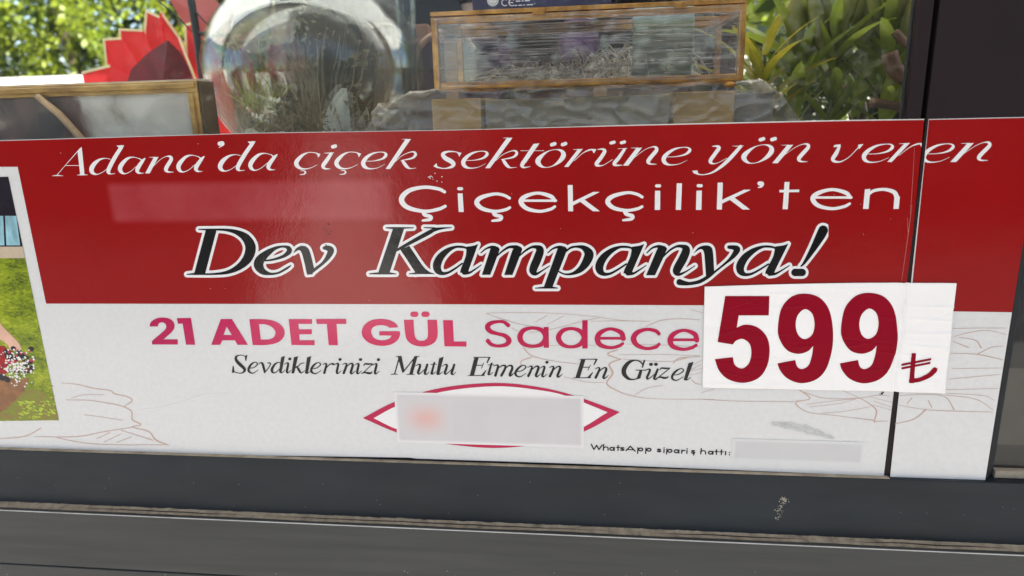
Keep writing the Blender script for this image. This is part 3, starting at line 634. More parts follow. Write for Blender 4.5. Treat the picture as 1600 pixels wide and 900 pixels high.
ink('lettering', line4b, M['magenta'], banner, YT, label='magenta word reading Sadece')
ink('lettering', line5, M['dark_text'], banner, YT, grow=.05, label='small black italic line reading Sevdiklerinizi Mutlu Etmenin En Güzel')
ink('lettering', line6, M['dark_text'], banner, YT, label='tiny dark line reading WhatsApp sipariş hattı:')
ink('petal_drawing', petal_left, M['peach'], banner, YB - .0003)
ink('petal_drawing', petal_mid, M['peach'], banner, YB - .0003)
ink('petal_drawing', petal_low, M['peach'], banner, YB - .0003, clip=keepL)
badge = ink('oval_badge', glyph(550, 580, 3.556, [('C', [(62, 258, 1), (250, 163), (500, 90), (800, 63), (1050, 88), (1250, 138), (1488, 225, 1), (1300, 328), (1100, 392), (790, 424), (450, 390), (250, 338)])]), M['magenta'], banner, YT, label='magenta pointed oval outline with white inside')
ink('badge_field', glyph(550, 580, 3.556, [('C', [(122, 258, 1), (260, 187), (500, 112), (800, 81), (1050, 104), (1200, 138), (1420, 225, 1), (1260, 320), (1080, 378), (790, 404), (480, 378), (260, 322)])]), M['ink_white'], badge, YT - .0002)

def smear_mat(name, c, c2, strength, x0, x1, z0, z1, wv=.006, under=(1, 1, 1)):
    """soft, unreadable patch of faded print with feathered edges"""
    m = mat(name, c, c2=c2, vscale=14, **PRINT)
    N = m.node_tree.nodes; L = m.node_tree.links
    b = N["Principled BSDF"]; g = N.new("ShaderNodeNewGeometry"); sx = N.new("ShaderNodeSeparateXYZ"); L.new(g.outputs["Position"], sx.inputs[0])
    def ramp(sock, a, bb, w):
        u = N.new("ShaderNodeMapRange"); u.interpolation_type = 'SMOOTHSTEP'; u.inputs[1].default_value = a; u.inputs[2].default_value = a + w
        d = N.new("ShaderNodeMapRange"); d.interpolation_type = 'SMOOTHSTEP'; d.inputs[1].default_value = bb; d.inputs[2].default_value = bb - w
        L.new(sock, u.inputs[0]); L.new(sock, d.inputs[0])
        k = N.new("ShaderNodeMath"); k.operation = 'MULTIPLY'; L.new(u.outputs[0], k.inputs[0]); L.new(d.outputs[0], k.inputs[1]); return k
    kx = ramp(sx.outputs[0], x0, x1, wv); kz = ramp(sx.outputs[2], z0, z1, wv)
    k = N.new("ShaderNodeMath"); k.operation = 'MULTIPLY'; L.new(kx.outputs[0], k.inputs[0]); L.new(kz.outputs[0], k.inputs[1])
    k2 = N.new("ShaderNodeMath"); k2.operation = 'MULTIPLY'; k2.inputs[1].default_value = strength; L.new(k.outputs[0], k2.inputs[0])
    src = b.inputs["Base Color"].links[0].from_socket
    mc = N.new("ShaderNodeMix"); mc.data_type = 'RGBA'; mc.inputs[6].default_value = (*under, 1)
    L.new(k2.outputs[0], mc.inputs[0]); L.new(src, mc.inputs[7]); L.new(mc.outputs[2], b.inputs["Base Color"])
    return m

def smear(x0, y0, x1, y1, c, c2, s, parent, yy, wv, under):
    w = hmap(HM, [(x0, y0), (x1, y0), (x1, y1), (x0, y1)])
    xa, xb = w[:, 0].min(), w[:, 0].max(); za, zb = w[:, 1].min(), w[:, 1].max()
    me = mesh('faded_print', [(xa, yy, za), (xb, yy, za), (xb, yy, zb), (xa, yy, zb)], [(0, 1, 2, 3)])
    return obj('faded_print', me, smear_mat('faded print', c, c2, s, xa, xb, za, zb, wv, under), parent)
smear(174, 281, 616, 349, (.46, .10, .11), (.38, .05, .06), .5, banner, YT - .0001, .012, (.28, .0024, .0028))
smear(622, 618, 912, 690, (.61, .58, .57), (.57, .54, .54), 1., badge, YT - .0003, .006, (.76, .73, .71))
smear(626, 621, 706, 683, (.72, .38, .32), (.70, .42, .37), .9, badge, YT - .0004, .034, (.605, .575, .565))
smear(1144, 690, 1348, 719, (.57, .56, .545), (.54, .53, .515), .9, banner, YT - .0001, .006, (.67, .66, .635))

# picture printed on the banner's left end
def lawn_print():
    m = mat('printed lawn', (.2, .3, .01), **PRINT)
    N = m.node_tree.nodes; L = m.node_tree.links
    g = N.new("ShaderNodeNewGeometry"); mp = N.new("ShaderNodeMapping"); mp.inputs["Scale"].default_value = (.7, 1, 1.5); L.new(g.outputs["Position"], mp.inputs[0])
    a = N.new("ShaderNodeTexNoise"); a.inputs["Scale"].default_value = 38; a.inputs["Detail"].default_value = 3
    b = N.new("ShaderNodeTexNoise"); b.inputs["Scale"].default_value = 260; b.inputs["Detail"].default_value = 6; b.inputs["Roughness"].default_value = .7
    L.new(mp.outputs[0], a.inputs["Vector"]); L.new(mp.outputs[0], b.inputs["Vector"])
    k = N.new("ShaderNodeMath"); k.operation = 'MULTIPLY_ADD'; k.inputs[1].default_value = .55; L.new(b.outputs["Fac"], k.inputs[0])
    k2 = N.new("ShaderNodeMath"); k2.operation = 'MULTIPLY'; k2.inputs[1].default_value = .5; L.new(a.outputs["Fac"], k2.inputs[0]); L.new(k2.outputs[0], k.inputs[2])
    cr = N.new("ShaderNodeValToRGB"); e = cr.color_ramp.elements
    e[0].position = .36; e[0].color = (.045, .07, .008, 1); e[1].position = .68; e[1].color = (.46, .48, .05, 1)
    q = e.new(.46); q.color = (.13, .17, .012, 1); q = e.new(.54); q.color = (.24, .31, .012, 1); q = e.new(.6); q.color = (.33, .38, .02, 1)
    L.new(k.outputs[0], cr.inputs[0]); L.new(cr.outputs[0], N["Principled BSDF"].inputs["Base Color"])
    return m
M['p_dark'] = mat('printed shade', (.018, .014, .022), var=.3, vscale=30, **PRINT)
M['p_cyan'] = mat('printed turquoise', (.26, .47, .52), var=.3, vscale=90, stretch=(1, 1, .3), **PRINT)
M['p_sand'] = mat('printed sand', (.52, .42, .30), var=.1, vscale=50, **PRINT)
M['p_lawn'] = lawn_print()
M['p_leaf'] = mat('printed fallen leaves', (.24, .16, .05), c2=(.20, .27, .02), vscale=110, **PRINT)
M['p_skin'] = mat('printed skin', (.70, .42, .30), var=.12, vscale=40, **PRINT)
M['p_rose'] = mat('printed roses', (.42, .004, .01), c2=(.14, .002, .008), vscale=160, **PRINT)
M['p_bloom'] = mat('printed small blooms', (.80, .77, .70), .5)
M['p_wrap'] = mat('printed kraft wrap', (.36, .17, .07), c2=(.20, .09, .04), vscale=60, **PRINT)
ph = flat('photo_print', [(-150, 276.6), (14.3, 276), (93, 656), (-150, 659)], M['p_lawn'], banner, YT)
tag(ph, 'printed picture of a lawn with hands holding a flower basket')
edge = lambda y: 14.3 + (y - 276) * .2071
def pband(name, y0, y1, m, yy): return flat(name, [(-150, y0), (edge(y0), y0), (edge(y1), y1), (-150, y1)], m, ph, yy)
pband('backdrop', 276.2, 388, M['p_dark'], YT - .0001)
for a, b in ((-60, -28), (-24, 8.5), (11.5, 33)):
    flat('backdrop_panel', [(a - 2, 337), (min(b - 2, edge(337)), 337), (min(b, edge(383)), 383), (a, 383)], M['p_cyan'], ph, YT - .0002)
pband('sand_strip', 385, 403, M['p_sand'], YT - .0002)
ink('fallen_leaves', prep([('C', [(-30, 626), (10, 612), (52, 606), (80, 622), (edge(640), 640), (edge(655), 655, 1), (-30, 656, 1)])]), M['p_leaf'], ph, YT - .0001)
random.seed(5)
ink('fallen_leaves', prep([('S', [(random.uniform(-20, 88), random.uniform(590, 652), random.uniform(1, 2.4))] * 2) for _ in range(110)]), M['p_wrap'], ph, YT - .0002)
ink('fallen_leaves', prep([('S', [(x, y, w), (x + 2.5, y + 1, w)]) for x, y, w in [(random.uniform(30, 86), random.uniform(625, 653), random.uniform(1, 2.6)) for _ in range(80)]]), mat('printed bright leaves', (.42, .52, .05), **PRINT), ph, YT - .00025)
ink('basket_wrap', prep([('C', [(-30, 575), (25, 592), (46, 590), (40, 608), (22, 628), (5, 642), (-30, 650)])]), M['p_wrap'], ph, YT - .0003)
ink('forearm', prep([('S', [(-30, 486, 34), (-6, 512, 22), (12, 527, 16), (24, 537, 13), (31, 544, 8)]), ('S', [(14, 532, 7), (20, 545, 4)]), ('S', [(20, 535, 6), (27, 546, 4)])]), M['p_skin'], ph, YT - .0004)
ink('roses', prep([('S', [(x, y, w), (x + 1, y + 1, w)]) for x, y, w in [(-12, 552, 26), (2, 548, 20), (10, 560, 18), (-6, 572, 24), (16, 552, 12), (22, 560, 12), (6, 575, 16)]]), M['p_rose'], ph, YT - .00035)
ink('dark_leaves', prep([('S', [(x, y, w), (x + 2, y + 1, w)]) for x, y, w in [(random.uniform(8, 50), random.uniform(543, 580), random.uniform(4, 9)) for _ in range(26)] + [(4, 588, 10), (12, 592, 8)]]), M['p_dark'], ph, YT - .00045)
ink('small_blooms', prep([('S', [(x, y, w), (x + .6, y + .4, w)]) for x, y, w in [(min(random.gauss(30, 13), 54), random.gauss(572 + 0, 12), random.uniform(1.2, 2.8)) for _ in range(190)]]), M['p_bloom'], ph, YT - .0005)
ink('pink_blooms', prep([('S', [(x, y, w), (x + .6, y + .4, w)]) for x, y, w in [(random.gauss(30, 11), random.gauss(560, 8), random.uniform(2, 3.5)) for _ in range(24)]]), mat('printed pink blooms', (.55, .03, .09), **PRINT), ph, YT - .00048)

# marks of wear on the banner
ink('scratch', strokes(0, 450, 4, [[(900, 755, 3), (1020, 745, 5), (1180, 700, 6), (1290, 668, 6), (1400, 660, 5), (1500, 662, 2)], [(1410, 0, 2), (1412, 1, 2)]]), M['scratch'], banner, YT - .0001)
M['smudge'] = mat('glue smudge', (.50, .50, .45), .7, c2=(.60, .59, .55), vscale=120)
random.seed(17)
sm_ = []
for _ in range(260):
    t = random.random(); cx_, cy_ = 1207 + 92 * t, 661 + 8 * t + 15 * t * t
    w_ = 6.5 * math.sin(math.pi * min(1, .08 + t * .9)) ** .7
    x_, y_ = cx_ + random.gauss(0, 2), cy_ + random.uniform(-w_, w_)
    sm_.append(('S', [(x_, y_, random.uniform(.5, 1.3)), (x_ + random.uniform(1.5, 6), y_ + random.uniform(-.3, 1.5), random.uniform(.3, .8))]))
ink('smudge', prep(sm_), M['smudge'], banner, YT - .0001)['kind'] = 'stuff'
random.seed(21)
ink('speck', prep([('S', [(x, y, w), (x + .4, y + .2, w)]) for x, y, w in [(random.gauss(676, 9), random.gauss(276, 5), random.uniform(.8, 1.5)) for _ in range(11)] + [(random.uniform(60, 1400), random.uniform(215, 470), random.uniform(.4, .8)) for _ in range(22)]]), M['scratch'], banner, YT - .0001)['kind'] = 'stuff'
ink('dark_speck', prep([('S', [(x, y, w), (x + .4, y + .3, w)]) for x, y, w in [(random.gauss(510, 5), random.gauss(362, 8), random.uniform(1, 2.2)) for _ in range(9)] + [(1377, 614, 3.2), (1379, 612, 2), (1374, 616, 1.6)]]), M['dark_text'], banner, YT - .0003)['kind'] = 'stuff'
ink('cut_edge', prep([('S', [(860, 199.2, .7), (1000, 195.3, 1.2), (1300, 188.5, 1.4), (1443, 186.4, 1.3)])]), M['label_edge'], banner, YT)
ink('crease', prep([('S', [(1424, 320, .6), (1419, 360, 1.0), (1412, 410, .8), (1408, 438, .6)]), ('S', [(1428, 230, .5), (1424, 300, .8), (1421, 335, .5)]), ('S', [(1417, 340, .6), (1418, 362, 1.0)])]), mat('crease', (.42, .12, .11), .5), banner, YT)

strip = flat('banner_offcut', [(1449.5, 186), (1628, 182), (1537.3, 752), (1389, 749)], M['white'], None, YB - .0012)
tag(strip, 'narrow red and white end of the banner stuck on the dark window post', 'banner')
flat('red_field', [(1449.8, 187.2), (1627.5, 183.3), (1579.5, 487), (1420, 484.5)], M['red'], strip, YB - .0014)
ink('lettering', line1, M['ink_white'], strip, YB - .0016, grow=-.12, clip=keepR, label='end of the white slanted line running over the slot')
ink('petal_drawing', petal_strip, M['peach'], strip, YB - .0015)

# ------------------------------------------------------------------ price label pasted over the banner
TL, TR, BR, BL = [np.array(p) for p in hmap(HM, [(1100.5, 447), (1491.5, 441), (1473.7, 612), (1097, 604.5)])]
random.seed(3)
ridges = []
for _ in range(46):
    cx = random.uniform(.22, .52); cz = random.uniform(.795, .93); an = random.gauss(0, .22); ln_ = random.uniform(.01, .035)
    ridges.append((cx, cz, math.cos(an), math.sin(an), ln_, random.uniform(.0007, .0020), random.uniform(-.0005, .0009)))
for z in (.9, .884, .868, .851):
    ridges.append((.505 - random.uniform(0, .03), z, 1, random.uniform(-.12, .05), .03, .0012, .0011))
def label_y(x, z):
    x = np.asarray(x, float); z = np.asarray(z, float)
    y = np.zeros_like(x)
    for cx, cz, ca, sa, l, w, h in ridges:
        u = (x - cx) * ca + (z - cz) * sa; v = -(x - cx) * sa + (z - cz) * ca
        y -= h * np.exp(-(u / l) ** 2 - (v / w) ** 2)
    s = .4525 - .0 * z + .0005 * np.sin(z * 160)
    y -= .0016 * np.exp(-((x - s + .0035) / .0018) ** 2)          # pinched into the slot
    y += .0016 * np.exp(-((x - s - .001) / .0016) ** 2)
    y -= np.where(x > s, .0011, 0)
    y -= .0014 * np.exp(-np.maximum(0, .506 - x) / .006) * (.6 + .4 * np.sin(z * 90)) + .0006 * np.exp(-np.maximum(0, z - .797) / .004) * (.5 + .5 * np.sin(x * 55))
    return y
nx, nz = 260, 110
V, Fc = [], []
for j in range(nz + 1):
    t = j / nz
    for i in range(nx + 1):
        s = i / nx
        p = (TL * (1 - s) + TR * s) * (1 - t) + (BL * (1 - s) + BR * s) * t
        p = p + np.array([0, .0035 * math.sin(s * math.pi) * (1 - t) * .5])
        V.append((p[0], 0, p[1]))
V = np.array(V); V[:, 1] = YT - .0012 + label_y(V[:, 0], V[:, 2])
for j in range(nz):
    for i in range(nx):
        a = j * (nx + 1) + i
        Fc.append((a, a + nx + 1, a + nx + 2, a + 1))
price = obj('price_label', mesh('price_label', V, Fc), M['label'], None, True)
sm = price.modifiers.new('paper', 'SOLIDIFY'); sm.thickness = .00025; sm.offset = -1
tag(price, 'creased white paper label with big crimson 599 pasted over the banner corner', 'label')
YP = YT - .0012 - .00035
for k, g_ in enumerate([DIG['5'], DIG['9'], moved(DIG['9'], (1213.9, 566.5), (1310.9, 566.5))]):
    ink('digit', g_, M['crimson'], price, YP, maxrun=5, ydisp=label_y, label='crimson figure ' + '599'[k])
ink('lira_sign', LIRA, M['crimson'], price, YP - .0001, maxrun=4, ydisp=label_y, label='crimson Turkish lira sign')

# ------------------------------------------------------------------ the kiosk: frame, glazing, added overhead sheets
kiosk = empty('flower_kiosk', (0, 0, 0), 'dark metal framed glass flower kiosk carrying the banner', 'kiosk')
XL, XR = -1.9, 1.6
box('bottom_rail', XL, XR, -.0080, .05, .598, .6832, M['frame'], kiosk, .0012)
box('ledge_dust', XL, .4572, -.0074, -.0012, .6832, .6838, M['dirtlip'], kiosk)
lp = box('lower_panel', XL, XR, -.0225, .05, .5078, .5972, M['panel'], kiosk, .0014)
box('lower_panel', XL, XR, -.0222, .05, .20, .5052, M['panel'], kiosk, .0012)
box('lower_panel', XL, XR, -.0200, .048, .03, .198, M['panel'], kiosk, .0012)
box('panel_groove', XL, XR, -.0200, .048, .5045, .5085, M['frame'], kiosk)
box('panel_edge', XL, XR, -.0230, -.0205, .5950, .5964, M['edge'], lp, .0003)
# crumbling sealant along the ledge
random.seed(9)
v, f = [], []
n = 900
for i in range(n + 1):
    x = XL + (XR - XL) * i / n
    a = mnoise.noise(Vector((x * 9, 0, 0))) ; b = mnoise.noise(Vector((x * 60, 3, 0))); c = mnoise.noise(Vector((x * 170, 7, 1)))
    yb = -.0079; yf = -.0185 + .0022 * a + .0010 * b
    h = .0008 + .0012 * max(0, .5 + a) + .0006 * b
    v += [(x, yb, .5985 + .0020 + .0012 * b + .0008 * c), (x, yb - .003, .5975 + h + .0004 * c), (x, (yb + yf) / 2 - .0012, .5974 + h * .7 + .0006 * c), (x, yf, .5970)]
for i in range(n):
    for k in range(3):
        f.append((i * 4 + k, i * 4 + k + 1, i * 4 + k + 5, i * 4 + k + 4))
obj('sealant', mesh('sealant', v, f), M['dust'], kiosk, True)
M['crack'] = mat('crack', (.03, .022, .016), .9)
for a, b in ((-.62, -.38), (-.34, .12), (.18, .36), (.42, .60)):
    pts = [(x, -.0138 + .0016 * mnoise.noise(Vector((x * 22, 9, 0))), .5992 + .0003 * mnoise.noise(Vector((x * 60, 2, 0)))) for x in np.linspace(a, b, 40)]
    obj('sealant_crack', tube_mesh(pts, [.0001 + .0006 * math.sin(math.pi * i / 39) for i in range(40)], 5), M['crack'], kiosk)
box('stile', .4330, .4476, -.0003, .016, .6840, 2.35, M['post'], kiosk, .0012)
box('glazing_bead', .4300, .4327, .0090, .013, .70, 2.3, M['rubber'], kiosk, .0008)
box('slot', .4478, .4522, .012, .05, .6838, 2.35, M['rubber'], kiosk)
box('post', .4524, .5676, -.0016, .06, .6838, 2.35, M['post'], kiosk, .0014)
box('post_gasket', .5680, .5735, .0005, .02, .6840, 2.35, M['rubber'], kiosk, .001)
box('post_gasket', .5738, .5800, .006, .03, .6840, 2.35, M['frame'], kiosk, .001)
box('sill_bead', .5805, XR, .002, .014, .6838, .6935, M['dirtlip'], kiosk, .001)
box('pane', XL, .4328, .003, .0085, .684, 2.3, M['pane'], kiosk)
box('pane', .5802, XR, .010, .0155, .6937, 2.3, clear_mat('smoked glass', (.5, .51, .5), 1., 0, haze=.05), kiosk)
box('top_rail', XL, XR, -.006, .06, 2.352, 2.45, M['frame'], kiosk, .002)
M['canvas'] = leaf_mat('white awning canvas', (.58, .53, .44), (.62, .57, .48), 3, .6)
box('added_awning', -4.0, 3.4, -1.45, -.005, 2.46, 2.464, M['canvas'], kiosk)  # unseen canvas, added to keep sun off the facade and light it softly
box('added_roof', -4.0, 3.4, 0, 2.3, 2.46, 2.464, leaf_mat('opal roof sheet', (.90, .89, .86), (.92, .91, .88), 3, .88), kiosk)  # unseen translucent sheet, added to spread soft daylight over the display
for x in (-3.9, 3.3): box('roof_post', x - .04, x + .04, 2.15, 2.23, 0, 2.46, M['frame'], kiosk, .003)
for x in (XL, XR): box('corner_post', x - .05, x, 0, .07, 0, 2.45, M['frame'], kiosk, .003)
M['shelfw'] = mat('shelf board', (.22, .17, .13), .5, var=.2, vscale=9, stretch=(1, 6, 6))
box('display_shelf', XL + .01, .42, .02, .75, .92, .95, M['shelfw'], kiosk, .002)
box('inner_sill', .585, XR - .06, .03, .30, .66, .715, mat('inner sill', (.30, .28, .25), .6, var=.1), kiosk, .004)
box('inner_wall', .585, XR - .06, .50, .52, .03, 2.3, mat('inner dark wall', (.03, .028, .026), .7, var=.4, vscale=3), kiosk)
ink('glue_residue', prep([('S', [(x, y, w), (x + .7, y + .4, w)]) for x, y, w in [(random.gauss(1216 - (q - 790) * .28, 3.2), q, random.uniform(.6, 1.5)) for q in [random.uniform(771, 806) for _ in range(70)]] + [(1224, 777, 3.4), (1221, 774, 3)]]), mat('glue residue', (.30, .28, .22), .8), kiosk, -.0084)
ink('paint_speck', prep([('S', [(x, y, .9), (x + .4, y + .2, .9)]) for x, y in [(random.uniform(0, 1600), random.uniform(735, 800)) for _ in range(26)]]), mat('dust speck', (.25, .25, .24), .8), kiosk, -.0084)['kind'] = 'stuff'
ink('paint_speck', prep([('S', [(x, y, random.uniform(.6, 1.3)), (x + .4, y + .2, .9)]) for x, y in [(random.uniform(0, 1600), random.uniform(872, 890)) for _ in range(16)]]), mat('pale speck', (.4, .4, .38), .8), kiosk, -.0230)['kind'] = 'stuff'

# ------------------------------------------------------------------ garden wall and hedge beyond the kiosk
w = box('garden_wall', -11, 7, 5.0, 5.2, 0, 1.50, mat('lime wash', (.74, .71, .64), .85, var=.08, vscale=2.5, bump=.3, bscale=30))
tag(w, 'low pale rendered garden wall in full sun behind the kiosk', 'wall')

def leaf_cloud(name, n, sampler, size, m, parent, seed, droop=.4, aspect=.5):
    rng = np.random.default_rng(seed)
    P = sampler(rng, n)
    a = rng.uniform(0, 2 * np.pi, n); el = rng.normal(-droop, .5, n)
    d = np.stack([np.cos(a) * np.cos(el), np.sin(a) * np.cos(el), np.sin(el)], 1)
    r = rng.normal(size=(n, 3)); s = np.cross(d, r); s /= np.linalg.norm(s, axis=1)[:, None]
    nn = np.cross(s, d)
    L = size * rng.uniform(.6, 1.25, n)[:, None]; Wd = L * aspect
    v = np.stack([P, P + d * L * .5 + s * Wd * .5 + nn * L * .06, P + d * L, P + d * L * .5 - s * Wd * .5 + nn * L * .06], 1).reshape(-1, 3)
    me = bpy.data.meshes.new(name)
    me.vertices.add(len(v)); me.vertices.foreach_set("co", v.ravel())
    me.loops.add(n * 4); me.loops.foreach_set("vertex_index", np.arange(n * 4))
    me.polygons.add(n); me.polygons.foreach_set("loop_start", np.arange(n) * 4); me.polygons.foreach_set("loop_total", np.full(n, 4))
    me.update(); me.validate()
    return obj(name, me, m, parent)

hedge = empty('hedge', (-2, 6, 0), 'tall sunlit bright green hedge growing above the pale garden wall', 'hedge')
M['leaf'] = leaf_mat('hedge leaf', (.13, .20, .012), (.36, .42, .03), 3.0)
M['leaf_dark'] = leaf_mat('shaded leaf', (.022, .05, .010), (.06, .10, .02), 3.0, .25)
M['leaf_sky_block'] = leaf_mat('sky block hedge leaf', (.010, .020, .006), (.022, .034, .010), 3.0, .03)
M['bark'] = mat('bark', (.10, .075, .05), .9, var=.3, vscale=30, bump=.5, bscale=60)
def hedge_pts(rng, n):
    x = rng.uniform(-10.5, 6.5, n); u = rng.uniform(0, 1, n); z = 1.35 + 2.9 * u
    x = x + .18 * rng.normal(size=n)
    lump = .35 * np.sin(x * 1.9) + .25 * np.sin(x * 4.3 + z * 2.1) + .22 * np.sin(z * 5.2 + x * 1.3)
    y = 5.75 + lump + np.abs(rng.normal(0, .28, n))
    z = np.maximum(z, 1.42 + .10 * np.sin(x * 3.1) + .06 * np.sin(x * 9.7))
    return np.stack([x, y, z], 1)
fo = leaf_cloud('foliage', 52000, hedge_pts, .085, M['leaf'], hedge, 1); fo["kind"] = "stuff"
for i in range(12):
    x = -9.5 + i * 1.35
    obj('stem', tube_mesh([(x, 6.3, 0), (x + .1, 6.35, 1.4), (x - .1, 6.4, 2.6), (x + .1, 6.4, 3.6)], [.07, .06, .045, .02], 7), M['bark'], hedge)
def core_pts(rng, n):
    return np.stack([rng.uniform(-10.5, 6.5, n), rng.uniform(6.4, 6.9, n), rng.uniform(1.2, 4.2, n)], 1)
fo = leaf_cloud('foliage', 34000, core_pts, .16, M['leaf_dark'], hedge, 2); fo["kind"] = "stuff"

# unseen trees, added so the glass and glossy banner reflect something dark
def sky_block_tree(x, y, rx_t, ht, n_, m, lab, seed):
    e_ = empty('sky_block_tree', (x, y, 0), lab, 'tree', 'unseen trees added opposite the kiosk for dark reflections')
    obj('trunk', tube_mesh([(x, y, 0), (x + .05, y, 1.0), (x - .05, y + .05, 2.2), (x, y, ht * .7)], [.17, .14, .11, .04], 10), M['bark'], e_, True)
    for k in range(5):
        a_ = k * 1.3 + seed; obj('limb', tube_mesh([(x, y, 1.3 + .3 * k), (x + rx_t * .4 * math.cos(a_), y + rx_t * .3 * math.sin(a_), 2.2 + .4 * k), (x + rx_t * .75 * math.cos(a_), y + rx_t * .6 * math.sin(a_), 2.7 + .5 * k)], [.07, .05, .02], 7), M['bark'], e_, True)
    def pts(rng, n):
        d = rng.normal(size=(n, 3)); d /= np.linalg.norm(d, axis=1)[:, None]; rr = rng.uniform(.15, 1, n) ** .5
        cl = 1 + .16 * np.sin(d[:, 0] * 6 + seed) * np.sin(d[:, 2] * 7 + seed)
        return np.stack([x + d[:, 0] * rr * cl * rx_t, y + d[:, 1] * rr * cl * rx_t * .7, ht * .54 + d[:, 2] * rr * cl * ht * .5], 1)
    o_ = leaf_cloud('crown', n_, pts, .24, m, e_, seed, .3, .5); o_["kind"] = "stuff"
sky_block_tree(6.0, -9.5, 2.2, 6.6, 3200, M['leaf_dark'], 'dense dark unseen tree added to darken the reflections', 62)
sky_block_tree(-7.5, -9.0, 2.0, 5.6, 2400, M['leaf'], 'loose pale unseen tree added to dim the reflections at the left', 63)
def sky_block_hedge(x0, x1, ht, n_, lab, seed):  # unseen rows, added to keep bright sky out of the reflections
    e_ = empty('sky_block_hedge', ((x0 + x1) / 2, -7, 0), lab, 'hedge')
    def pts(rng, n):
        x = rng.uniform(x0, x1, n)
        return np.stack([x, -7 + rng.uniform(-.5, .5, n) + .15 * np.sin(x * 3), ht * rng.uniform(0.02, 1, n) ** .9 * (1 + .08 * np.sin(x * 2.3) + .05 * np.sin(x * 7))], 1)
    o_ = leaf_cloud('foliage', n_, pts, .2, M['leaf_sky_block'], e_, seed, .3, .5); o_["kind"] = "stuff"
    for k in range(int((x1 - x0) / 1.5)):
        obj('stem', tube_mesh([(x0 + .7 + k * 1.5, -7, 0), (x0 + .75 + k * 1.5, -6.95, ht * .8)], [.05, .02], 6), M['bark'], e_)
sky_block_hedge(-1.15, 15, 2.9, 17000, 'tall dark unseen hedge added across the road to block reflected sky', 71)
sky_block_hedge(-15, -3.5, 2.3, 9000, 'low dark unseen hedge added across the road to block reflected sky beside the pale path', 72)

# ------------------------------------------------------------------ things in the window
# gilt picture frame, left
M['gold'] = mat('gilt wood', (.56, .35, .11), .36, metal=.35, c2=(.26, .14, .045), vscale=55, bump=.5, bscale=260, stretch=(.4, 1, 1))
M['gold_side'] = mat('frame side wood', (.07, .045, .022), .5, var=.3, vscale=30)
a = at(-150, 131, .05); b = at(306, 125, .05)
fx0, fx1, fz1, fz0 = a.x, b.x, b.z, .95
pf = empty('picture_frame', ((fx0 + fx1) / 2, .05, fz0), 'gilded wooden picture frame with faded picture leaning inside the window', 'picture frame')
bw = .0145
def bar(name, x0, x1, z0, z1, horiz):
    bm = bmesh.new()
    box_bm(bm, x0, x1, .050, .066, z0, z1, .0015)
    if horiz: box_bm(bm, x0 + .002, x1 - .002, .046, .0505, z0 + bw * .35, z0 + bw * .8, .0015)
    else: box_bm(bm, x0 + bw * .2, x0 + bw * .65, .046, .0505, z0 + .002, z1 - .002, .0015)
    return obj(name, bm_mesh(bm), M['gold'], pf)
bar('frame_bar', fx0, fx1, fz1 - bw, fz1, True); bar('frame_bar', fx0, fx1, fz0, fz0 + bw, True)
bar('frame_bar', fx0, fx0 + bw, fz0 + bw, fz1 - bw, False); bar('frame_bar', fx1 - bw, fx1, fz0 + bw, fz1 - bw, False)
box('frame_side', fx1 + .0003, fx1 + .004, .052, .085, fz0, fz1 - .001, M['gold_side'], pf, .001)
box('frame_back', fx0 + .002, fx1 - .001, .0665, .084, fz0 + .002, fz1 + .0022, mat('frame back', (.33, .29, .22), .6, var=.2, vscale=20), pf, .001)
def picture_mat():
    m = mat('faded picture', (.3, .27, .24), .5)
    N = m.node_tree.nodes; L = m.node_tree.links
    g = N.new("ShaderNodeNewGeometry"); n = N.new("ShaderNodeTexNoise"); n.inputs["Scale"].default_value = 13; n.inputs["Detail"].default_value = 4; n.inputs["Distortion"].default_value = 1.2
    L.new(g.outputs["Position"], n.inputs["Vector"])
    sx = N.new("ShaderNodeSeparateXYZ"); L.new(g.outputs["Position"], sx.inputs[0])
    mr = N.new("ShaderNodeMapRange"); mr.inputs[1].default_value = -.60; mr.inputs[2].default_value = -.535; mr.inputs[3].default_value = -.16; mr.inputs[4].default_value = .24
    L.new(sx.outputs[0], mr.inputs[0])
    ad = N.new("ShaderNodeMath"); L.new(n.outputs["Fac"], ad.inputs[0]); L.new(mr.outputs[0], ad.inputs[1])
    cr = N.new("ShaderNodeValToRGB"); e = cr.color_ramp.elements
    e[0].position = .22; e[0].color = (.035, .022, .022, 1); e[1].position = .80; e[1].color = (.82, .75, .64, 1)
    k = e.new(.42); k.color = (.17, .085, .07, 1); k = e.new(.6); k.color = (.60, .54, .44, 1)
    L.new(ad.outputs[0], cr.inputs[0]); L.new(cr.outputs[0], N["Principled BSDF"].inputs["Base Color"])
    return m
box('picture', fx0 + bw - .002, fx1 - bw + .002, .0575, .0600, fz0 + bw - .002, fz1 - bw + .002, picture_mat(), pf)
box('picture_glass', fx0 + bw - .001, fx1 - bw + .001, .0520, .0535, fz0 + bw - .001, fz1 - bw + .001, clear_mat('picture glass', (1, 1, 1), .8, 0.03, haze=.05, haze_c=(.7, .66, .58)), pf)
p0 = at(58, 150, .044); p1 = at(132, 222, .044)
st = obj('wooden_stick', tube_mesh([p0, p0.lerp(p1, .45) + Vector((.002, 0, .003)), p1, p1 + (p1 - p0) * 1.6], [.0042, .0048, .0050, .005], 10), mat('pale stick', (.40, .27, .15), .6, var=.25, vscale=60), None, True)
tag(st, 'pale wooden stick leaning in front of the gilded picture frame', 'stick')

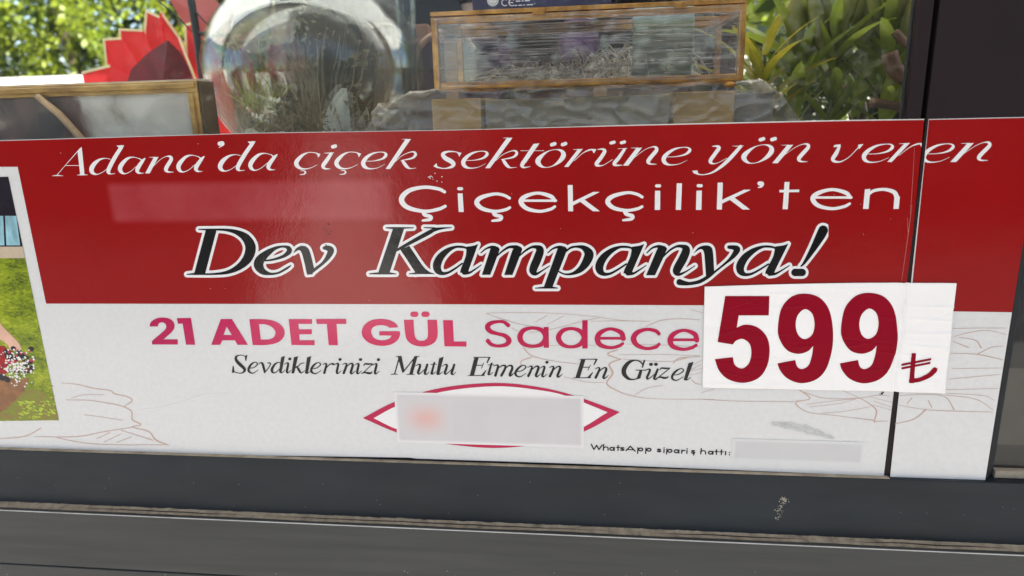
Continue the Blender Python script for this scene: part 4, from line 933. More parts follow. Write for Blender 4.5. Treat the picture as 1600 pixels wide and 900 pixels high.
# fan of red wrapping paper with pale edges
wr = empty('wrapping_paper', tuple(at(235, 210, .62)), 'fan of pointed red translucent wrapping paper sheets with pale yellow edges', 'wrapping paper')
def film_mat(name, c, c2, tint, k):
    m = leaf_mat(name, c, c2, 8, .5)
    N = m.node_tree.nodes; L = m.node_tree.links; out = N["Material Output"]
    src = out.inputs[0].links[0].from_socket
    t = N.new("ShaderNodeBsdfTransparent"); t.inputs[0].default_value = (*tint, 1)
    mx = N.new("ShaderNodeMixShader"); mx.inputs[0].default_value = k
    L.new(src, mx.inputs[1]); L.new(t.outputs[0], mx.inputs[2]); L.new(mx.outputs[0], out.inputs[0])
    return m
M['redwrap'] = film_mat('red wrap', (.86, .06, .07), (.88, .13, .13), (1, .3, .3), .32)
M['pinkwrap'] = film_mat('pink wrap', (.70, .26, .26), (.74, .32, .30), (1, .5, .5), .3)
M['wrapedge'] = mat('pale paper edge', (.80, .72, .42), .6)
def sheet(pts, dep, m, edge_w=4.0, edges=None):
    P = [at(x, y, dep + .012 * math.sin(i * 2.1)) for i, (x, y) in enumerate(pts)]
    c = sum(P, Vector()) / len(P)
    v = [c + Vector((0, -.003, 0))] + P + [c + Vector((0, -.0022, 0))] + [p + Vector((0, .0008, 0)) for p in P]
    n_ = len(P)
    f_ = [(0, 1 + i, 1 + (i + 1) % n_) for i in range(n_)] + [(n_ + 1, n_ + 2 + (i + 1) % n_, n_ + 2 + i) for i in range(n_)]
    f_ += [(1 + i, n_ + 2 + i, n_ + 2 + (i + 1) % n_, 1 + (i + 1) % n_) for i in range(n_)]
    o = obj('paper_sheet', mesh('paper_sheet', v, f_), m, wr)
    for i in (edges if edges is not None else range(n_ - 1)):
        A_, B_ = P[i], P[(i + 1) % n_]
        ax = (c - (A_ + B_) / 2); ax.y = 0; dirv = (B_ - A_).normalized(); ax = (ax - dirv * ax.dot(dirv)).normalized() * edge_w * .0013
        off = Vector((0, -.0016, 0))
        me = mesh('pale_edge', [A_ + off, B_ + off, B_ + off + ax, A_ + off + ax, A_ + off * 1.6, B_ + off * 1.6, B_ + off * 1.6 + ax, A_ + off * 1.6 + ax], [(0, 1, 2, 3), (7, 6, 5, 4), (0, 4, 5, 1), (1, 5, 6, 2), (2, 6, 7, 3), (3, 7, 4, 0)])
        obj('pale_edge', me, M['wrapedge'], o)
sheet([(262, -6), (318, -14), (362, 22), (345, 70), (300, 60)], .74, M['pinkwrap'], edges=[])
sheet([(128, 112), (172, 101), (205, 120), (225, 230), (150, 230)], .60, M['redwrap'], edges=[0])
sheet([(161, 60), (190, 58), (215, 100), (240, 230), (180, 230)], .63, M['redwrap'], edges=[0, 4])
sheet([(186, 44), (224, 46), (245, 100), (260, 230), (196, 230)], .66, M['redwrap'], edges=[0, 4])
sheet([(224, 62), (228, 15), (250, 25), (253, 17), (282, 58), (310, 130), (330, 230), (215, 230)], .69, M['redwrap'], edges=[0, 1, 3, 4])
sheet([(288, 38), (302, 34), (336, 78), (362, 150), (372, 230), (300, 230)], .71, M['redwrap'], edges=[0, 5])
sheet([(205, 108), (232, 82), (262, 62), (284, 84), (300, 118), (312, 170), (318, 230), (190, 230), (192, 150)], .58, leaf_mat('dark reflection wrap', (.30, .03, .04), (.20, .035, .04), 40, .35), edges=[])  # dark sheet paints the reflected silhouettes over the fan

# black metal stand
M['iron'] = mat('black iron', (.018, .022, .022), .5, var=.2, vscale=30)
ms = empty('plant_stand', tuple(at(328, 240, .50)), 'thin black iron plant stand with a scrolled side rail beside the glass bowl', 'stand')
def T(name, pts, r, m, par, dep, n_=8, sub=6):
    P = [tuple(p) for p in catmull([tuple(at(x, y, dep)) for x, y in pts], sub)] if len(pts) > 2 else [at(x, y, dep) for x, y in pts]
    return obj(name, tube_mesh(P, r, n_), m, par, True)
T('pole', [(292, -40), (305, 40), (316, 120), (324, 200), (330, 260)], .0072, M['iron'], ms, .50)
T('cross_bar', [(306, 51), (330, 54), (372, 52)], .0045, M['iron'], ms, .50)
T('scroll', [(312, 68), (330, 62), (342, 46), (352, 34), (362, 32)], .0016, M['iron'], ms, .505)
T('scroll', [(306, 18), (318, 32), (332, 44), (346, 56)], .0016, M['iron'], ms, .497)
T('scroll', [(245, 0), (275, 24), (300, 50)], .0014, M['iron'], ms, .503)
hk = T('hook', [(322, 144), (330, 147), (336, 146), (337, 140), (333, 138)], .0016, mat('white hook', (.75, .75, .7), .4), ms, .478)

# glass bowl
gc = at(496, 112, .36)
rx_, rz_ = .181, .152
M['glass'] = clear_mat('bowl glass', (.985, 1.0, .99), .42, .0)
def add_refraction(m, k):
    N = m.node_tree.nodes; L = m.node_tree.links; out = N["Material Output"]
    src = out.inputs[0].links[0].from_socket
    g_ = N.new("ShaderNodeBsdfGlass"); g_.inputs[0].default_value = (.97, 1, .985, 1); g_.inputs["IOR"].default_value = 1.45; g_.inputs["Roughness"].default_value = 0
    mx = N.new("ShaderNodeMixShader"); mx.inputs[0].default_value = k
    L.new(src, mx.inputs[1]); L.new(g_.outputs[0], mx.inputs[2]); L.new(mx.outputs[0], out.inputs[0])
add_refraction(M['glass'], .28)
prof = []
for i in range(33):
    t = -math.pi / 2 + (math.pi * .93) * i / 32
    r_ = rx_ * math.cos(t) ** .86 if math.cos(t) > 0 else 0
    prof.append((max(r_, .0), rz_ * math.sin(t)))
inner = [(max(r_ - .0032, 0), z_ * .978 + .0) for r_, z_ in prof][::-1]
loop = prof + inner
v, f = [], []
ns = 72
for r_, z_ in loop:
    for k in range(ns):
        t = 2 * math.pi * k / ns
        v.append((gc.x + r_ * math.cos(t), gc.y + r_ * math.sin(t), gc.z + z_))
for i in range(len(loop) - 1):
    for k in range(ns):
        k2 = (k + 1) % ns
        f.append((i * ns + k, i * ns + k2, (i + 1) * ns + k2, (i + 1) * ns + k))
bm = bmesh.new(); bm.from_mesh(mesh('bowl', v, f)); bmesh.ops.remove_doubles(bm, verts=bm.verts, dist=1e-5); bmesh.ops.recalc_face_normals(bm, faces=bm.faces)
bowl = obj('glass_bowl', bm_mesh(bm, 'glass_bowl'), M['glass'], None, True)
tag(bowl, 'big round clear glass bowl holding dried twigs and moss', 'glass bowl')
bs = box('bowl_plinth', gc.x - .09, gc.x + .09, gc.y - .09, gc.y + .09, .95, gc.z - rz_, M['gold_side'], None, .004)
tag(bs, 'dark wooden block under the glass bowl', 'plinth')

arr = empty('dried_arrangement', (gc.x, gc.y, gc.z - rz_ + .004), 'dried twigs, moss and pale tissue inside the glass bowl', 'dried flowers')
random.seed(11)
M['moss'] = mat('moss', (.050, .040, .024), .9, c2=(.15, .12, .06), vscale=60)
M['twig'] = mat('dry twig', (.20, .15, .09), .8, var=.3, vscale=60)
M['tissue'] = leaf_mat('tissue', (.50, .54, .53), (.62, .64, .62), 20, .4)
def moss_pts(rng, n):
    a = rng.uniform(0, 2 * np.pi, n); r = .11 * np.sqrt(rng.uniform(0, 1, n))
    return np.stack([gc.x + r * np.cos(a), gc.y + r * np.sin(a), gc.z - .105 + .045 * rng.uniform(0, 1, n) ** 2 + .012 * np.sin(9 * a)], 1)
leaf_cloud('moss', 1000, moss_pts, .018, M['moss'], arr, 4, -.5, .35)
def tuft_pts(rng, n):
    return np.stack([gc.x - .085 + rng.normal(0, .014, n), gc.y - .05 + rng.normal(0, .012, n), gc.z - .07 + rng.uniform(0, .02, n)], 1)
leaf_cloud('grass_tuft', 130, tuft_pts, .055, leaf_mat('dry grass', (.20, .25, .05), (.36, .36, .10), 40), arr, 5, -1.1, .06)
def sprig_pts(rng, n):
    k = rng.integers(0, 7, n); cx = np.array([-.07, -.02, .03, .07, -.045, .015, .05])[k]; cz = np.array([.05, .085, .05, .03, -.01, .005, -.02])[k]
    return np.stack([gc.x + cx + rng.normal(0, .018, n), gc.y + rng.normal(0, .03, n), gc.z + cz + rng.normal(0, .018, n)], 1)
leaf_cloud('dry_sprig', 130, sprig_pts, .017, leaf_mat('dry sprig', (.10, .11, .055), (.30, .26, .16), 60), arr, 6, .1, .4)['kind'] = 'stuff'
for i in range(30):
    a0 = random.uniform(-.6, .6); x = gc.x + random.uniform(-.05, .05); y = gc.y + random.uniform(-.05, .05)
    P = [(x, y, gc.z - .10)]
    for s in range(5):
        x += .022 * math.sin(a0) + random.uniform(-.008, .008); P.append((x, y, P[-1][2] + random.uniform(.022, .036)))
    obj('twig', tube_mesh(P, [.0022, .0020, .0017, .0014, .001, .0006], 5), M['twig'], arr)
for x0, y0, w_, h_, tw, bd in ((.052, -.075, .045, .105, .035, .9), (.088, -.055, .034, .075, .02, -.7), (-.105, -.03, .05, .045, -.03, .5)):
    P = []
    for j in range(15):
        t = j / 14
        for i in range(9):
            s = i / 8 - .5
            ww = w_ * math.sin(math.pi * (.28 + .72 * t)) ** .8
            P.append((gc.x + x0 + s * ww + tw * (t - .3) ** 2, gc.y + y0 + .018 * math.cos(s * 3) + .02 * bd * t * s, gc.z - .135 + h_ * t))
    f_ = [(j * 9 + i, j * 9 + i + 1, (j + 1) * 9 + i + 1, (j + 1) * 9 + i) for j in range(14) for i in range(8)]
    o = obj('tissue', mesh('tissue', P, f_), M['tissue'], arr, True)
bm = bmesh.new(); bmesh.ops.create_icosphere(bm, subdivisions=4, radius=1)
for vv in bm.verts:
    q = vv.co.copy(); k_ = 1 + .25 * mnoise.noise(q * 2.3) + .12 * mnoise.noise(q * 6)
    vv.co = Vector((gc.x + .040 + q.x * .050 * k_, gc.y + .01 + q.y * .045 * k_, gc.z - .020 + q.z * .100 * k_))
obj('bark_chunk', bm_mesh(bm), mat('dark bark chunk', (.014, .009, .006), .8, spec=.1, var=.5, vscale=45, bump=.8, bscale=80), arr, True)

# bubble-wrapped parcel
M['carton'] = mat('kraft carton', (.52, .30, .09), .75, var=.15, vscale=12)
M['film'] = clear_mat('plastic film', (.95, .94, .90), 1.15, .06, haze=.30, haze_c=(.50, .44, .34), bump=.35, bscale=140, film=.03, stretch=(1, 1, 2.2))
pz1 = at(900, 141, .12).z
q0, q1 = at(672, 150, .13).x, at(1190, 150, .13).x
par = empty('wrapped_parcel', ((q0 + q1) / 2, .2, .95), 'flat parcel of cartons in crinkled bubble film under the brass box', 'parcel')
for xa, xb, mm in ((676, 752, M['carton']), (1052, 1146, M['carton'])):
    X0, X1 = at(xa, 160, .135).x, at(xb, 160, .135).x
    box('carton', X0, X1, .128, .30, .95, pz1 - .006, mm, par, .002)
xs_ = [at(px, 160, .135).x for px in (756, 1048)]
box('tray', xs_[0], xs_[1], .145, .29, .95, pz1 - .008, mat('grey card', (.34, .28, .21), .7, var=.15, vscale=10), par, .002)
box('tray', at(1150, 160, .13).x, at(1214, 160, .13).x, .145, .27, .95, pz1 - .009, mat('grey card', (.20, .18, .165), .7, var=.15, vscale=10), par, .002)
NXf, NZf = 330, 56
xa_, xb_ = at(578, 180, .10).x, at(1258, 180, .10).x
v, f = [], []
for j in range(NZf + 1):
    t = j / NZf
    for i in range(NXf + 1):
        s = i / NXf
        x = xa_ + (xb_ - xa_) * s
        px = 578 + 680 * s
        top_px = np.interp(px, [578, 590, 604, 618, 640, 690, 760, 860, 1000, 1150, 1195, 1225, 1258], [175, 166, 173, 158, 146, 139, 140, 137, 133, 127, 131, 150, 196])
        ztop = at(px, top_px, .11).z + .0015 * mnoise.noise(Vector((x * 70, 0, 3)))
        zb = 1.02
        u = t * 1.0
        if u < .78:
            z = zb + (ztop - zb) * (u / .78); y = .105
        else:
            z = ztop + .001; y = .105 + (u - .78) / .22 * .16
        cell = max(0, math.sin(x * 62 + .6 * math.sin(z * 40))) * max(0, math.sin((z - 1.06) * 75 + .5))
        rg = (1 - min(1, 2.2 * abs(mnoise.noise(Vector((x * 26 + 3 * z, z * 46, 4)))))) ** 5; rg2 = (1 - min(1, 2.2 * abs(mnoise.noise(Vector((x * 11, z * 75 + x * 9, 14)))))) ** 6
        d = .009 * cell ** .6 + .004 * mnoise.noise(Vector((x * 16, z * 26, 1))) + .0042 * rg + .0026 * rg2 + .0006 * mnoise.noise(Vector((x * 150, z * 220, 8)))
        if u < .78: y -= d
        else: z += d * .6
        v.append((x, y, z))
for j in range(NZf):
    for i in range(NXf):
        a_ = j * (NXf + 1) + i
        f.append((a_, a_ + 1, a_ + NXf + 2, a_ + NXf + 1))
obj('bubble_film', mesh('bubble_film', v, f), M['film'], par, True)
M['tape'] = clear_mat('packing tape', (.75, .6, .4), 1.5, .1, haze=.35, haze_c=(.5, .33, .15))

# brass-edged glass box in cling film
M['brass'] = mat('brass', (.56, .27, .06), .28, metal=.65, c2=(.20, .08, .018), vscale=45, bump=.25, bscale=120)
bd0, bd1 = .105, .275
FL = at(684, 132, bd0); FR = at(1155, 124, bd0); TLb = at(682, 33, bd0); TRb = at(1157, 13, bd0)
bx0, bx1, bz0, bz1 = FL.x, FR.x, (FL.z + FR.z) / 2, (TLb.z + TRb.z) / 2
gb = empty('glass_box', ((bx0 + bx1) / 2, (bd0 + bd1) / 2, bz0), 'long brass edged glass box wrapped in streaky cling film', 'glass box')
br = .0041
def brass(x0, x1, y0, y1, z0, z1, nm='brass_edge'): return box(nm, x0 - br, x1 + br, y0 - br, y1 + br, z0 - br, z1 + br, M['brass'], gb, .0010)
for z in (bz0, bz1):
    for y in (bd0, bd1): brass(bx0 + 2 * br + .0002, bx1 - 2 * br - .0002, y, y, z, z)
    for x in (bx0, bx1): brass(x, x, bd0 + 2 * br + .0002, bd1 - 2 * br - .0002, z, z)
for x in (bx0, bx1):
    for y in (bd0, bd1): brass(x, x, y, y, bz0, bz1)
# lid rim, a little above
box('lid_rim', bx0 - .004, bx1 + .004, bd0 - .006, bd0 + .003, bz1 + .0052, bz1 + .0105, M['brass'], gb, .001)
box('lid_rim', bx0 - .004, bx1 + .004, bd1 - .003, bd1 + .006, bz1 + .0052, bz1 + .0105, M['brass'], gb, .001)
for x in (bx0 - .0038, bx1 - .0012): box('lid_rim', x, x + .005, bd0 + .0032, bd1 - .0032, bz1 + .0052, bz1 + .0105, M['brass'], gb, .001)
for s in (.33, .78):
    bm = bmesh.new(); box_bm(bm, bx0 + (bx1 - bx0) * s, bx0 + (bx1 - bx0) * s + .016, bd0 - .0085, bd0 - .0062, bz1 + .002, bz1 + .009, .0008)
    obj('hinge', bm_mesh(bm), M['brass'], gb)
bm = bmesh.new(); bmesh.ops.create_uvsphere(bm, u_segments=10, v_segments=8, radius=.005)
bmesh.ops.scale(bm, vec=(1.5, 1, .8), verts=bm.verts); bmesh.ops.translate(bm, vec=(bx1 - .012, bd0 - .004, bz0 - .0085), verts=bm.verts)
obj('foot', bm_mesh(bm), M['brass'], gb, True)
pm = clear_mat('box glass', (.97, .98, .97), 1.0, .02)
box('pane', bx0 + br + .0002, bx1 - br - .0002, bd1 - .001, bd1 + .001, bz0 + br + .0002, bz1 - br - .0002, pm, gb)
box('pane', bx0 + br + .0002, bx1 - br - .0002, bd0 - .001, bd0 + .001, bz0 + br + .0002, bz1 - br - .0002, pm, gb)
# cling film over the front, pulled into long streaks
v, f = [], []
NXf, NZf = 240, 60
for j in range(NZf + 1):
    for i in range(NXf + 1):
        x = bx0 + .002 + (bx1 - bx0 - .004) * i / NXf; z = bz0 - .001 + (bz1 - bz0 + .004) * j / NZf
        d = .0016 * mnoise.noise(Vector((x * 5, z * 190, 1))) + .0012 * mnoise.noise(Vector((x * 14, z * 420 + x * 12, 4))) + .0010 * mnoise.noise(Vector((x * 70, z * 90, 7)))
        v.append((x, bd0 - .0085 + d, z))
for j in range(NZf):
    for i in range(NXf):
        a_ = j * (NXf + 1) + i
        f.append((a_, a_ + 1, a_ + NXf + 2, a_ + NXf + 1))
obj('cling_film', mesh('cling_film', v, f), clear_mat('cling film', (.97, .97, .97), 1.2, .12, haze=.62, haze_c=(.46, .41, .40), bump=1., bscale=22, stretch=(1.1, 1, 50), film=.0, hz_scale=18, hz_lo=.02, hz_a=.46), gb, True)
# dry straw in the box
straw = empty('straw_filling', ((bx0 + bx1) / 2, .19, bz0 + .004), 'pale dry straw strands lying inside the brass glass box', 'straw')
random.seed(31)
M['straw'] = mat('pale straw', (.50, .45, .36), .6, var=.25, vscale=60)
v, f = [], []
for i in range(170):
    x = random.uniform(bx0 + .05, bx1 - .05); y = random.uniform(.13, .25); z = bz0 + .006; a0 = random.uniform(0, 6.28); l = random.uniform(.03, .08); h = random.uniform(.004, .045) * math.exp(-((x - bx0 - .26) / .2) ** 2)
    P = [(min(max(x + math.cos(a0) * l * (t - .5), bx0 + .01), bx1 - .01), min(max(y + math.sin(a0) * l * (t - .5) * .5, .12), .262), z + h * 4 * t * (1 - t) + random.uniform(0, .002)) for t in (0, .25, .5, .75, 1)]
    me = tube_mesh(P, .0007, 4); o_ = len(v)
    v += [tuple(q.co) for q in me.vertices]; f += [tuple(o_ + k for k in p.vertices) for p in me.polygons]
    bpy.data.meshes.remove(me)
so = obj('strands', mesh('strands', v, f), M['straw'], straw); so["kind"] = "stuff"
tq = box('turquoise_glow_card', at(988, 50, .14).x, at(1084, 50, .14).x, .135, .141, bz0 + .0042, bz0 + .088, mat('turquoise glow card', (.62, .92, .92), .4), None, .002)  # added piece whose pale colour imitates a turquoise reflection
tag(tq, 'pale turquoise glow card added inside the brass glass box to imitate a reflection', 'card')

# violet carton with marks, on the glass box
cx0, cx1 = at(738, 8, .115).x, at(955, 8, .115).x
cz0 = bz1 + .0108
vc = box('violet_carton', cx0, cx1, .115, .24, cz0, cz0 + .07, mat('violet carton', (.030, .020, .075), .35, c2=(.018, .012, .035), vscale=14), None, .001)
tag(vc, 'dark violet carton with white CE marks lying on the brass glass box', 'carton')
def on_carton(px, py): return at(px, py, .1148)
def mark(name, lines, r, closed=False):
    o = None
    v_, f_ = [], []
    for l in lines:
        P = catmull([tuple(on_carton(x, y)) for x, y in l], 5) if len(l) > 2 else [on_carton(x, y) for x, y in l]
        P = [Vector(tuple(p)) for p in P]
        for a_, b_ in zip(P[:-1], P[1:]):
            d_ = (b_ - a_); n_ = Vector((-d_.z, 0, d_.x)).normalized() * r; k_ = len(v_)
            v_ += [a_ + n_, b_ + n_, b_ - n_, a_ - n_]; f_.append((k_, k_ + 1, k_ + 2, k_ + 3))
    return obj(name, mesh(name, v_, f_), M['ink_white'], vc)
zc = cz0
yb_ = 12.5
ce = lambda cx, cy, rr, a0, a1: [(cx + rr * math.cos(R(t)), cy - rr * 1.0 * math.sin(R(t))) for t in np.linspace(a0, a1, 8)]
mark('ce_mark', [ce(789, 4, 5, 50, 310), ce(800, 4, 5, 50, 310), [(795.5, 4), (802, 4)]], .0006)
disc = [on_carton(770 + 9 * math.cos(t), 1 - 9 * math.sin(t)) for t in np.linspace(0, 2 * math.pi, 24, endpoint=False)]
dk = obj('round_mark', mesh('round_mark', [p + Vector((0, -.0001, 0)) for p in disc], [tuple(range(24))]), mat('pale round mark', (.55, .52, .5), .5), vc)
mark('round_mark_print', [[(764, 0), (776, -1)], [(765, 3), (775, 2.4)]], .0005).location.y -= .0003
mark('small_print', [[(806, 2.0), (813, 1.6)], [(815, 1.5), (818, 1.4)], [(820, 1.3), (828, .8)], [(804, 8.6), (808, 8.4)], [(810, 8.3), (816, 8.0)], [(818, 7.8), (820, 7.7)], [(823, 7.6), (833, 7.0)], [(835, 5.6), (836, 5.5)]], .0007)

# violet gift boxes and ribbon behind
M['violet'] = mat('violet wrap', (.050, .018, .075), .45, spec=.3, c2=(.022, .009, .034), vscale=9)
M['tan'] = mat('tan ribbon', (.33, .20, .13), .5, var=.15, vscale=20)
M['mauve'] = mat('mauve wrap', (.12, .05, .06), .5, spec=.3, c2=(.06, .026, .035), vscale=7)
def gift(px0, px1, py, dep, m, lab, d=.16):
    X0, X1 = at(px0, py, dep).x, at(px1, py, dep).x; z1 = at((px0 + px1) / 2, py, dep).z
    e_ = empty('gift_box', ((X0 + X1) / 2, dep + d / 2, .95), lab, 'gift box', 'gift boxes at the back of the display')
    lid = .05
    box('carcass', X0 + .003, X1 - .003, dep + .003, dep + d - .003, .95, z1 - lid - .0005, m, e_, .003)
    box('lid', X0, X1, dep, dep + d, z1 - lid, z1, m, e_, .003)
    xm = (X0 + X1) / 2
    box('ribbon', xm - .011, xm + .011, dep - .0022, dep - .0004, .952, z1 + .001, M['tan'], e_, .0004)
    return e_, X0, X1, z1
gift(628, 780, 62, .44, M['violet'], 'violet gift box with tan ribbon behind the glass bowl')
gift(540, 668, 40, .60, mat('tan wrap', (.26, .125, .06), .5, c2=(.13, .06, .035), vscale=7), 'tan brown gift box with ribbon seen through the glass bowl')
gift(800, 1080, 92, .46, M['mauve'], 'wide mauve gift box with tan ribbon behind the brass glass box')
lg = T('bark_log', [(508, -60), (516, 40), (528, 130), (534, 240)], .046, mat('dark bark', (.022, .012, .008), .9, spec=.1, var=.4, vscale=40, bump=.8, bscale=70, stretch=(1, 1, .3)), None, .57, 14)
tag(lg, 'dark brown bark log standing upright behind the glass bowl', 'log')
tr = T('ribbon_loop', [(650, 140), (648, 95), (662, 66), (690, 50), (720, 54), (742, 80)], .0055, M['tan'], None, .425)
tag(tr, 'thick tan paper cord looped in front of the violet gift box', 'cord')
vs_ = empty('glass_vase', tuple(at(632, 40, .40)), 'slim clear glass vase standing behind the big glass bowl', 'vase')
vp = at(634, 28, .40)
v, f = [], []
lp_ = [(.0, -.40 + .112), (.012, -.288), (.013, -.10), (.016, -.02), (.018, .03), (.022, .10), (.0200, .10), (.0165, .03), (.0145, -.02), (.0115, -.10), (.0105, -.28), (0, -.28)]
for r_, z_ in lp_:
    for k in range(24):
        t = 2 * math.pi * k / 24; v.append((vp.x + r_ * math.cos(t), vp.y + r_ * math.sin(t), vp.z + z_))
for i in range(len(lp_) - 1):
    for k in range(24):
        f.append((i * 24 + k, i * 24 + (k + 1) % 24, (i + 1) * 24 + (k + 1) % 24, (i + 1) * 24 + k))
bm = bmesh.new(); bm.from_mesh(mesh('vase', v, f)); bmesh.ops.remove_doubles(bm, verts=bm.verts, dist=1e-5); bmesh.ops.recalc_face_normals(bm, faces=bm.faces)
obj('vase_body', bm_mesh(bm), M['glass'], vs_, True)

# cabinet at the back of the kiosk
cb0, cb1 = at(352, 100, 1.15).x, at(1150, 100, 1.15).x
cab = empty('display_cabinet', ((cb0 + cb1) / 2, 1.3, 0), 'tall brown open display cabinet at the back of the kiosk', 'cabinet')
M['cab'] = mat('brown cabinet', (.034, .018, .016), .6, spec=.2, c2=(.018, .010, .011), vscale=8, stretch=(1, 1, .2))
box('back_panel', cb0 + .02, cb1 - .02, 1.42, 1.44, .05, 2.2, M['cab'], cab)
box('side_panel', cb0, cb0 + .02, 1.15, 1.44, 0, 2.2, M['cab'], cab, .002); box('side_panel', cb1 - .02, cb1, 1.15, 1.44, 0, 2.2, M['cab'], cab, .002)
for z in (.05, .45, .85, 1.18, 1.52, 1.86, 2.18): box('cabinet_shelf', cb0 + .0205, cb1 - .0205, 1.152, 1.418, z, z + .02, M['cab'], cab, .002)
random.seed(41)
vm = [mat('glazed pot', c_, .3) for c_ in ((.30, .12, .10), (.12, .05, .16), (.34, .22, .12), (.10, .16, .14), (.42, .30, .26))]
vl = ['terracotta', 'violet', 'tan', 'dark green', 'dusty pink']
for s, zs in enumerate((1.20, .87)):
    for k in range(5):
        x = cb0 + .12 + k * (cb1 - cb0 - .24) / 4
        h = random.uniform(.16, .26); r0 = random.uniform(.05, .075); c_ = (k * 2 + s) % 5
        pr = [(0, 0), (r0 * .7, 0), (r0, h * .35), (r0 * .95, h * .6), (r0 * .5, h * .85), (r0 * .62, h), (r0 * .5, h), (r0 * .4, h * .85), (0, h * .8)]
        v, f = [], []
        for r_, z_ in pr:
            for q in range(16): v.append((x + r_ * math.cos(q * math.pi / 8), 1.28 + r_ * math.sin(q * math.pi / 8), zs + z_))
        for i in range(len(pr) - 1):
            for q in range(16): f.append((i * 16 + q, i * 16 + (q + 1) % 16, (i + 1) * 16 + (q + 1) % 16, (i + 1) * 16 + q))
        if s == 0:
            o = obj('pot', mesh('pot', v, f), vm[c_], None, True)
            tag(o, vl[c_] + ' glazed pot on the back cabinet shelf', 'pot', 'pots in the cabinet')

# lilies and leafy plants on the right
M['lily'] = leaf_mat('lily leaf', (.15, .23, .025), (.36, .42, .07), 14, .45)
M['lily_y'] = leaf_mat('yellow lily leaf', (.22, .24, .02), (.46, .36, .04), 22, .5)
M['bud'] = leaf_mat('lily bud', (.26, .29, .07), (.42, .40, .15), 20, .35)
M['stem'] = mat('green stem', (.09, .12, .03), .5, var=.2, vscale=40)
def blade_mesh(L, W, bend, name='leaf', cup=.25):
    v_, f_ = [], []
    n_ = 8
    for i in range(n_ + 1):
        t = i / n_
        w_ = W * math.sin(math.pi * min(1, .12 + t * .88)) ** .8 * .5
        x_ = L * math.sin(t * bend) / bend if bend else L * t
        z_ = L * (1 - math.cos(t * bend)) / bend if bend else 0
        v_ += [(x_, -w_, -z_ + cup * w_), (x_, 0, -z_), (x_, w_, -z_ + cup * w_)]
    for i in range(n_):
        for k in range(2): f_.append((i * 3 + k, i * 3 + k + 1, i * 3 + k + 4, i * 3 + k + 3))
    return mesh(name, v_, f_)
blades = [blade_mesh(.12, .020, .5), blade_mesh(.14, .024, .7), blade_mesh(.10, .018, .25)]
def bud_mesh():
    pr = [(0, 0), (.006, .006), (.0105, .025), (.0115, .045), (.009, .065), (.004, .08), (0, .084)]
    v_, f_ = [], []
    for r_, z_ in pr:
        for q in range(9):
            rr = r_ * (1 + .1 * math.cos(q * 2 * math.pi / 3)); v_.append((rr * math.cos(q * 2 * math.pi / 9), rr * math.sin(q * 2 * math.pi / 9), z_))
    for i in range(len(pr) - 1):
        for q in range(9): f_.append((i * 9 + q, i * 9 + (q + 1) % 9, (i + 1) * 9 + (q + 1) % 9, (i + 1) * 9 + q))
    return mesh('bud', v_, f_)
budm = bud_mesh()
def put(name, me, m, par, loc, d, roll=0, sc=1.):
    if not me.materials: me.materials.append(m)
    o = bpy.data.objects.new(name, me); col.objects.link(o)
    q = Vector(d).to_track_quat('X', 'Z'); 
    o.rotation_mode = 'QUATERNION'; o.rotation_quaternion = q @ Matrix.Rotation(roll, 3, 'X').to_quaternion()
    o.location = Vector(loc) - par.location; o.scale = (sc, sc, sc); o.parent = par
    return o
def with_mat(me, m):
    c_ = me.copy(); c_.materials.clear(); c_.materials.append(m); return c_
BL = {k: [with_mat(b_, M[k]) for b_ in blades] for k in ('lily', 'lily_y')}
BUD = with_mat(budm, M['bud'])
for p_ in BUD.polygons: p_.use_smooth = True
def lily(px, dep, top_px, kind, nleaf, nbud, seed, lab, spread=.9, lean=0.):
    rng = random.Random(seed)
    base = at(px, 250, dep); top = at(px, top_px, dep)
    e_ = empty('lily_plant', (base.x, dep, .95 if dep < .75 else 0), lab, 'lily', 'lily plants in the window')
    z0 = e_.location.z
    P = [Vector((base.x, dep, z0)), Vector((base.x + lean * .3, dep, (z0 + top.z) / 2)), Vector((base.x + lean, dep, top.z))]
    stem = tube_mesh([tuple(p) for p in catmull([tuple(p) for p in P], 6)], .0042, 7)
    o = obj('stem', stem, M['stem'], e_, True)
    zlo = 1.08
    for i in range(nleaf):
        t = i / max(1, nleaf - 1)
        z = zlo + (top.z - zlo) * t
        s = (z - z0) / (top.z - z0)
        c_ = P[0].lerp(P[2], s); c_.z = z
        a_ = i * 2.4 + rng.uniform(-.4, .4); up = rng.uniform(.3, 1.3) * spread
        d = Vector((math.cos(a_), math.sin(a_), up + .4)).normalized()
        put('leaf', BL[kind][rng.randrange(3)], None, e_, c_, d, rng.uniform(-.5, .5), rng.uniform(.75, 1.2))
    for i in range(nbud):
        a_ = i * 2.2 + seed; d = Vector((math.cos(a_) * .35, math.sin(a_) * .35, 1)).normalized()
        b_ = bpy.data.objects.new('bud', BUD); col.objects.link(b_); b_.parent = e_
        b_.location = Vector((P[2].x, dep, top.z - .012)) - e_.location + Vector((d.x, d.y, 0)) * (.02 + .012 * i) + Vector((0, 0, -.012 * (i % 4))); b_.rotation_mode = 'QUATERNION'; b_.rotation_quaternion = d.to_track_quat('Z', 'X'); k_ = rng.uniform(1., 1.4); b_.scale = (k_, k_, k_)
    return e_
lily(1184, .40, 84, 'lily_y', 17, 0, 1, 'yellowing lily plant beside the brass glass box', 1.1)
lily(1236, .44, 66, 'lily', 24, 3, 2, 'low green lily plant between the yellowing one and the tall lilies', 1.3)
lily(1290, .42, 30, 'lily', 26, 9, 3, 'green budded lily plant next to the yellow ones', 1.4)
lily(1330, .50, 10, 'lily', 28, 10, 4, 'tallest green budded lily plant among the lilies', 1.5)
lily(1372, .40, 22, 'lily', 28, 10, 5, 'green budded lily plant with upright leaves beside the window post', 1.6)
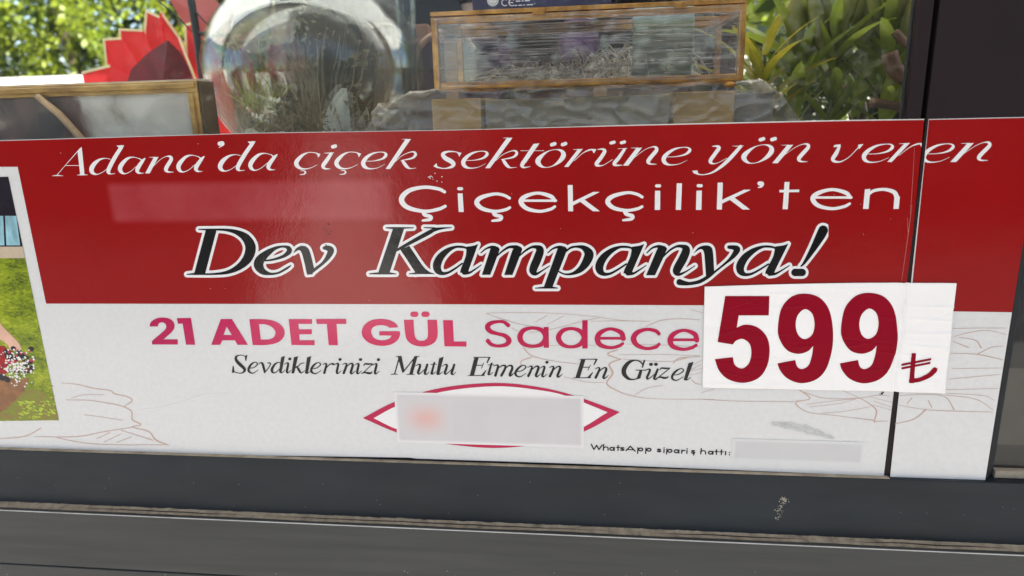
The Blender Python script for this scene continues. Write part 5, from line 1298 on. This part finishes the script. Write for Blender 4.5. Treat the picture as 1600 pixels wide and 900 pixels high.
lily(1412, .46, 5, 'lily', 28, 10, 6, 'dense green budded lily plant nearest the window post', 1.6)

# leafy potted plants deeper in, on the right
def bush(px, py, dep, rx2, rz2, n_, m, lab, seed, size=.07):
    c_ = at(px, py, dep)
    e_ = empty('leafy_plant', (c_.x, dep, 0), lab, 'plant', 'leafy plants behind the lilies')
    pr = [(0, 0), (.12, 0), (.16, .30), (.17, .34), (.15, .34), (.14, .30), (0, .29)]
    v_, f_ = [], []
    for r_, z_ in pr:
        for q in range(20): v_.append((c_.x + r_ * math.cos(q * math.pi / 10), dep + r_ * math.sin(q * math.pi / 10), z_))
    for i in range(len(pr) - 1):
        for q in range(20): f_.append((i * 20 + q, i * 20 + (q + 1) % 20, (i + 1) * 20 + (q + 1) % 20, (i + 1) * 20 + q))
    obj('pot', mesh('pot', v_, f_), mat('clay pot', (.32, .15, .09), .7, var=.1), e_, True)
    for k in range(4):
        obj('stem', tube_mesh([(c_.x + .02 * k - .03, dep, .29), (c_.x + (k - 1.5) * .06, dep + .02 * k, c_.z - rz2 * .4), (c_.x + (k - 1.5) * rx2 * .4, dep, c_.z + rz2 * .3)], [.012, .009, .005], 7), M['bark'], e_, True)
    def pts(rng, n):
        d = rng.normal(size=(n, 3)); d /= np.linalg.norm(d, axis=1)[:, None]; rr = rng.uniform(.35, 1, n) ** .6
        cl = np.sin(d[:, 0] * 7 + seed) * np.sin(d[:, 2] * 6) * .18
        return np.stack([c_.x + d[:, 0] * (rr + cl) * rx2, dep + d[:, 1] * (rr + cl) * rx2 * .7, c_.z + d[:, 2] * (rr + cl) * rz2], 1)
    o = leaf_cloud('crown', n_, pts, size, m, e_, seed, .2, .38); o["kind"] = "stuff"
bush(1215, 150, 1.6, .26, .30, 150, M['leaf_dark'], 'dark leafy potted plant behind the yellowing lilies', 51, .10)
bush(1330, 120, 1.7, .28, .34, 170, M['leaf_dark'], 'dark leafy potted plant behind the green lilies', 52, .10)
bush(1425, 130, 1.5, .22, .30, 130, M['leaf_dark'], 'dark leafy potted plant beside the window post', 53, .10)
bush(1240, 60, 2.4, .40, .34, 700, M['leaf'], 'bright leafy potted tree in the sun behind the lilies', 54, .10)

# brown bark strips and branch by the post
for pts, r_, lab in (([(1398, 50), (1420, 72), (1446, 86), (1470, 92)], .006, 'upper brown bent cane beside the window post'), ([(1360, 160), (1400, 166), (1440, 178), (1470, 186)], .007, 'low brown bent cane beside the window post'), ([(1390, 82), (1398, 108), (1420, 124), (1460, 130)], .012, 'thick brown bent cane in the middle beside the window post'), ([(1312, 60), (1325, 110), (1338, 160), (1345, 230)], .016, 'thick brown bark pole rising among the lilies')):
    o = T('bent_cane', pts, r_, mat('brown cane', (.15, .08, .045), .6, var=.35, vscale=40), None, .55 if r_ > .015 else .34, 9)
    tag(o, lab, 'cane', 'canes by the window post')
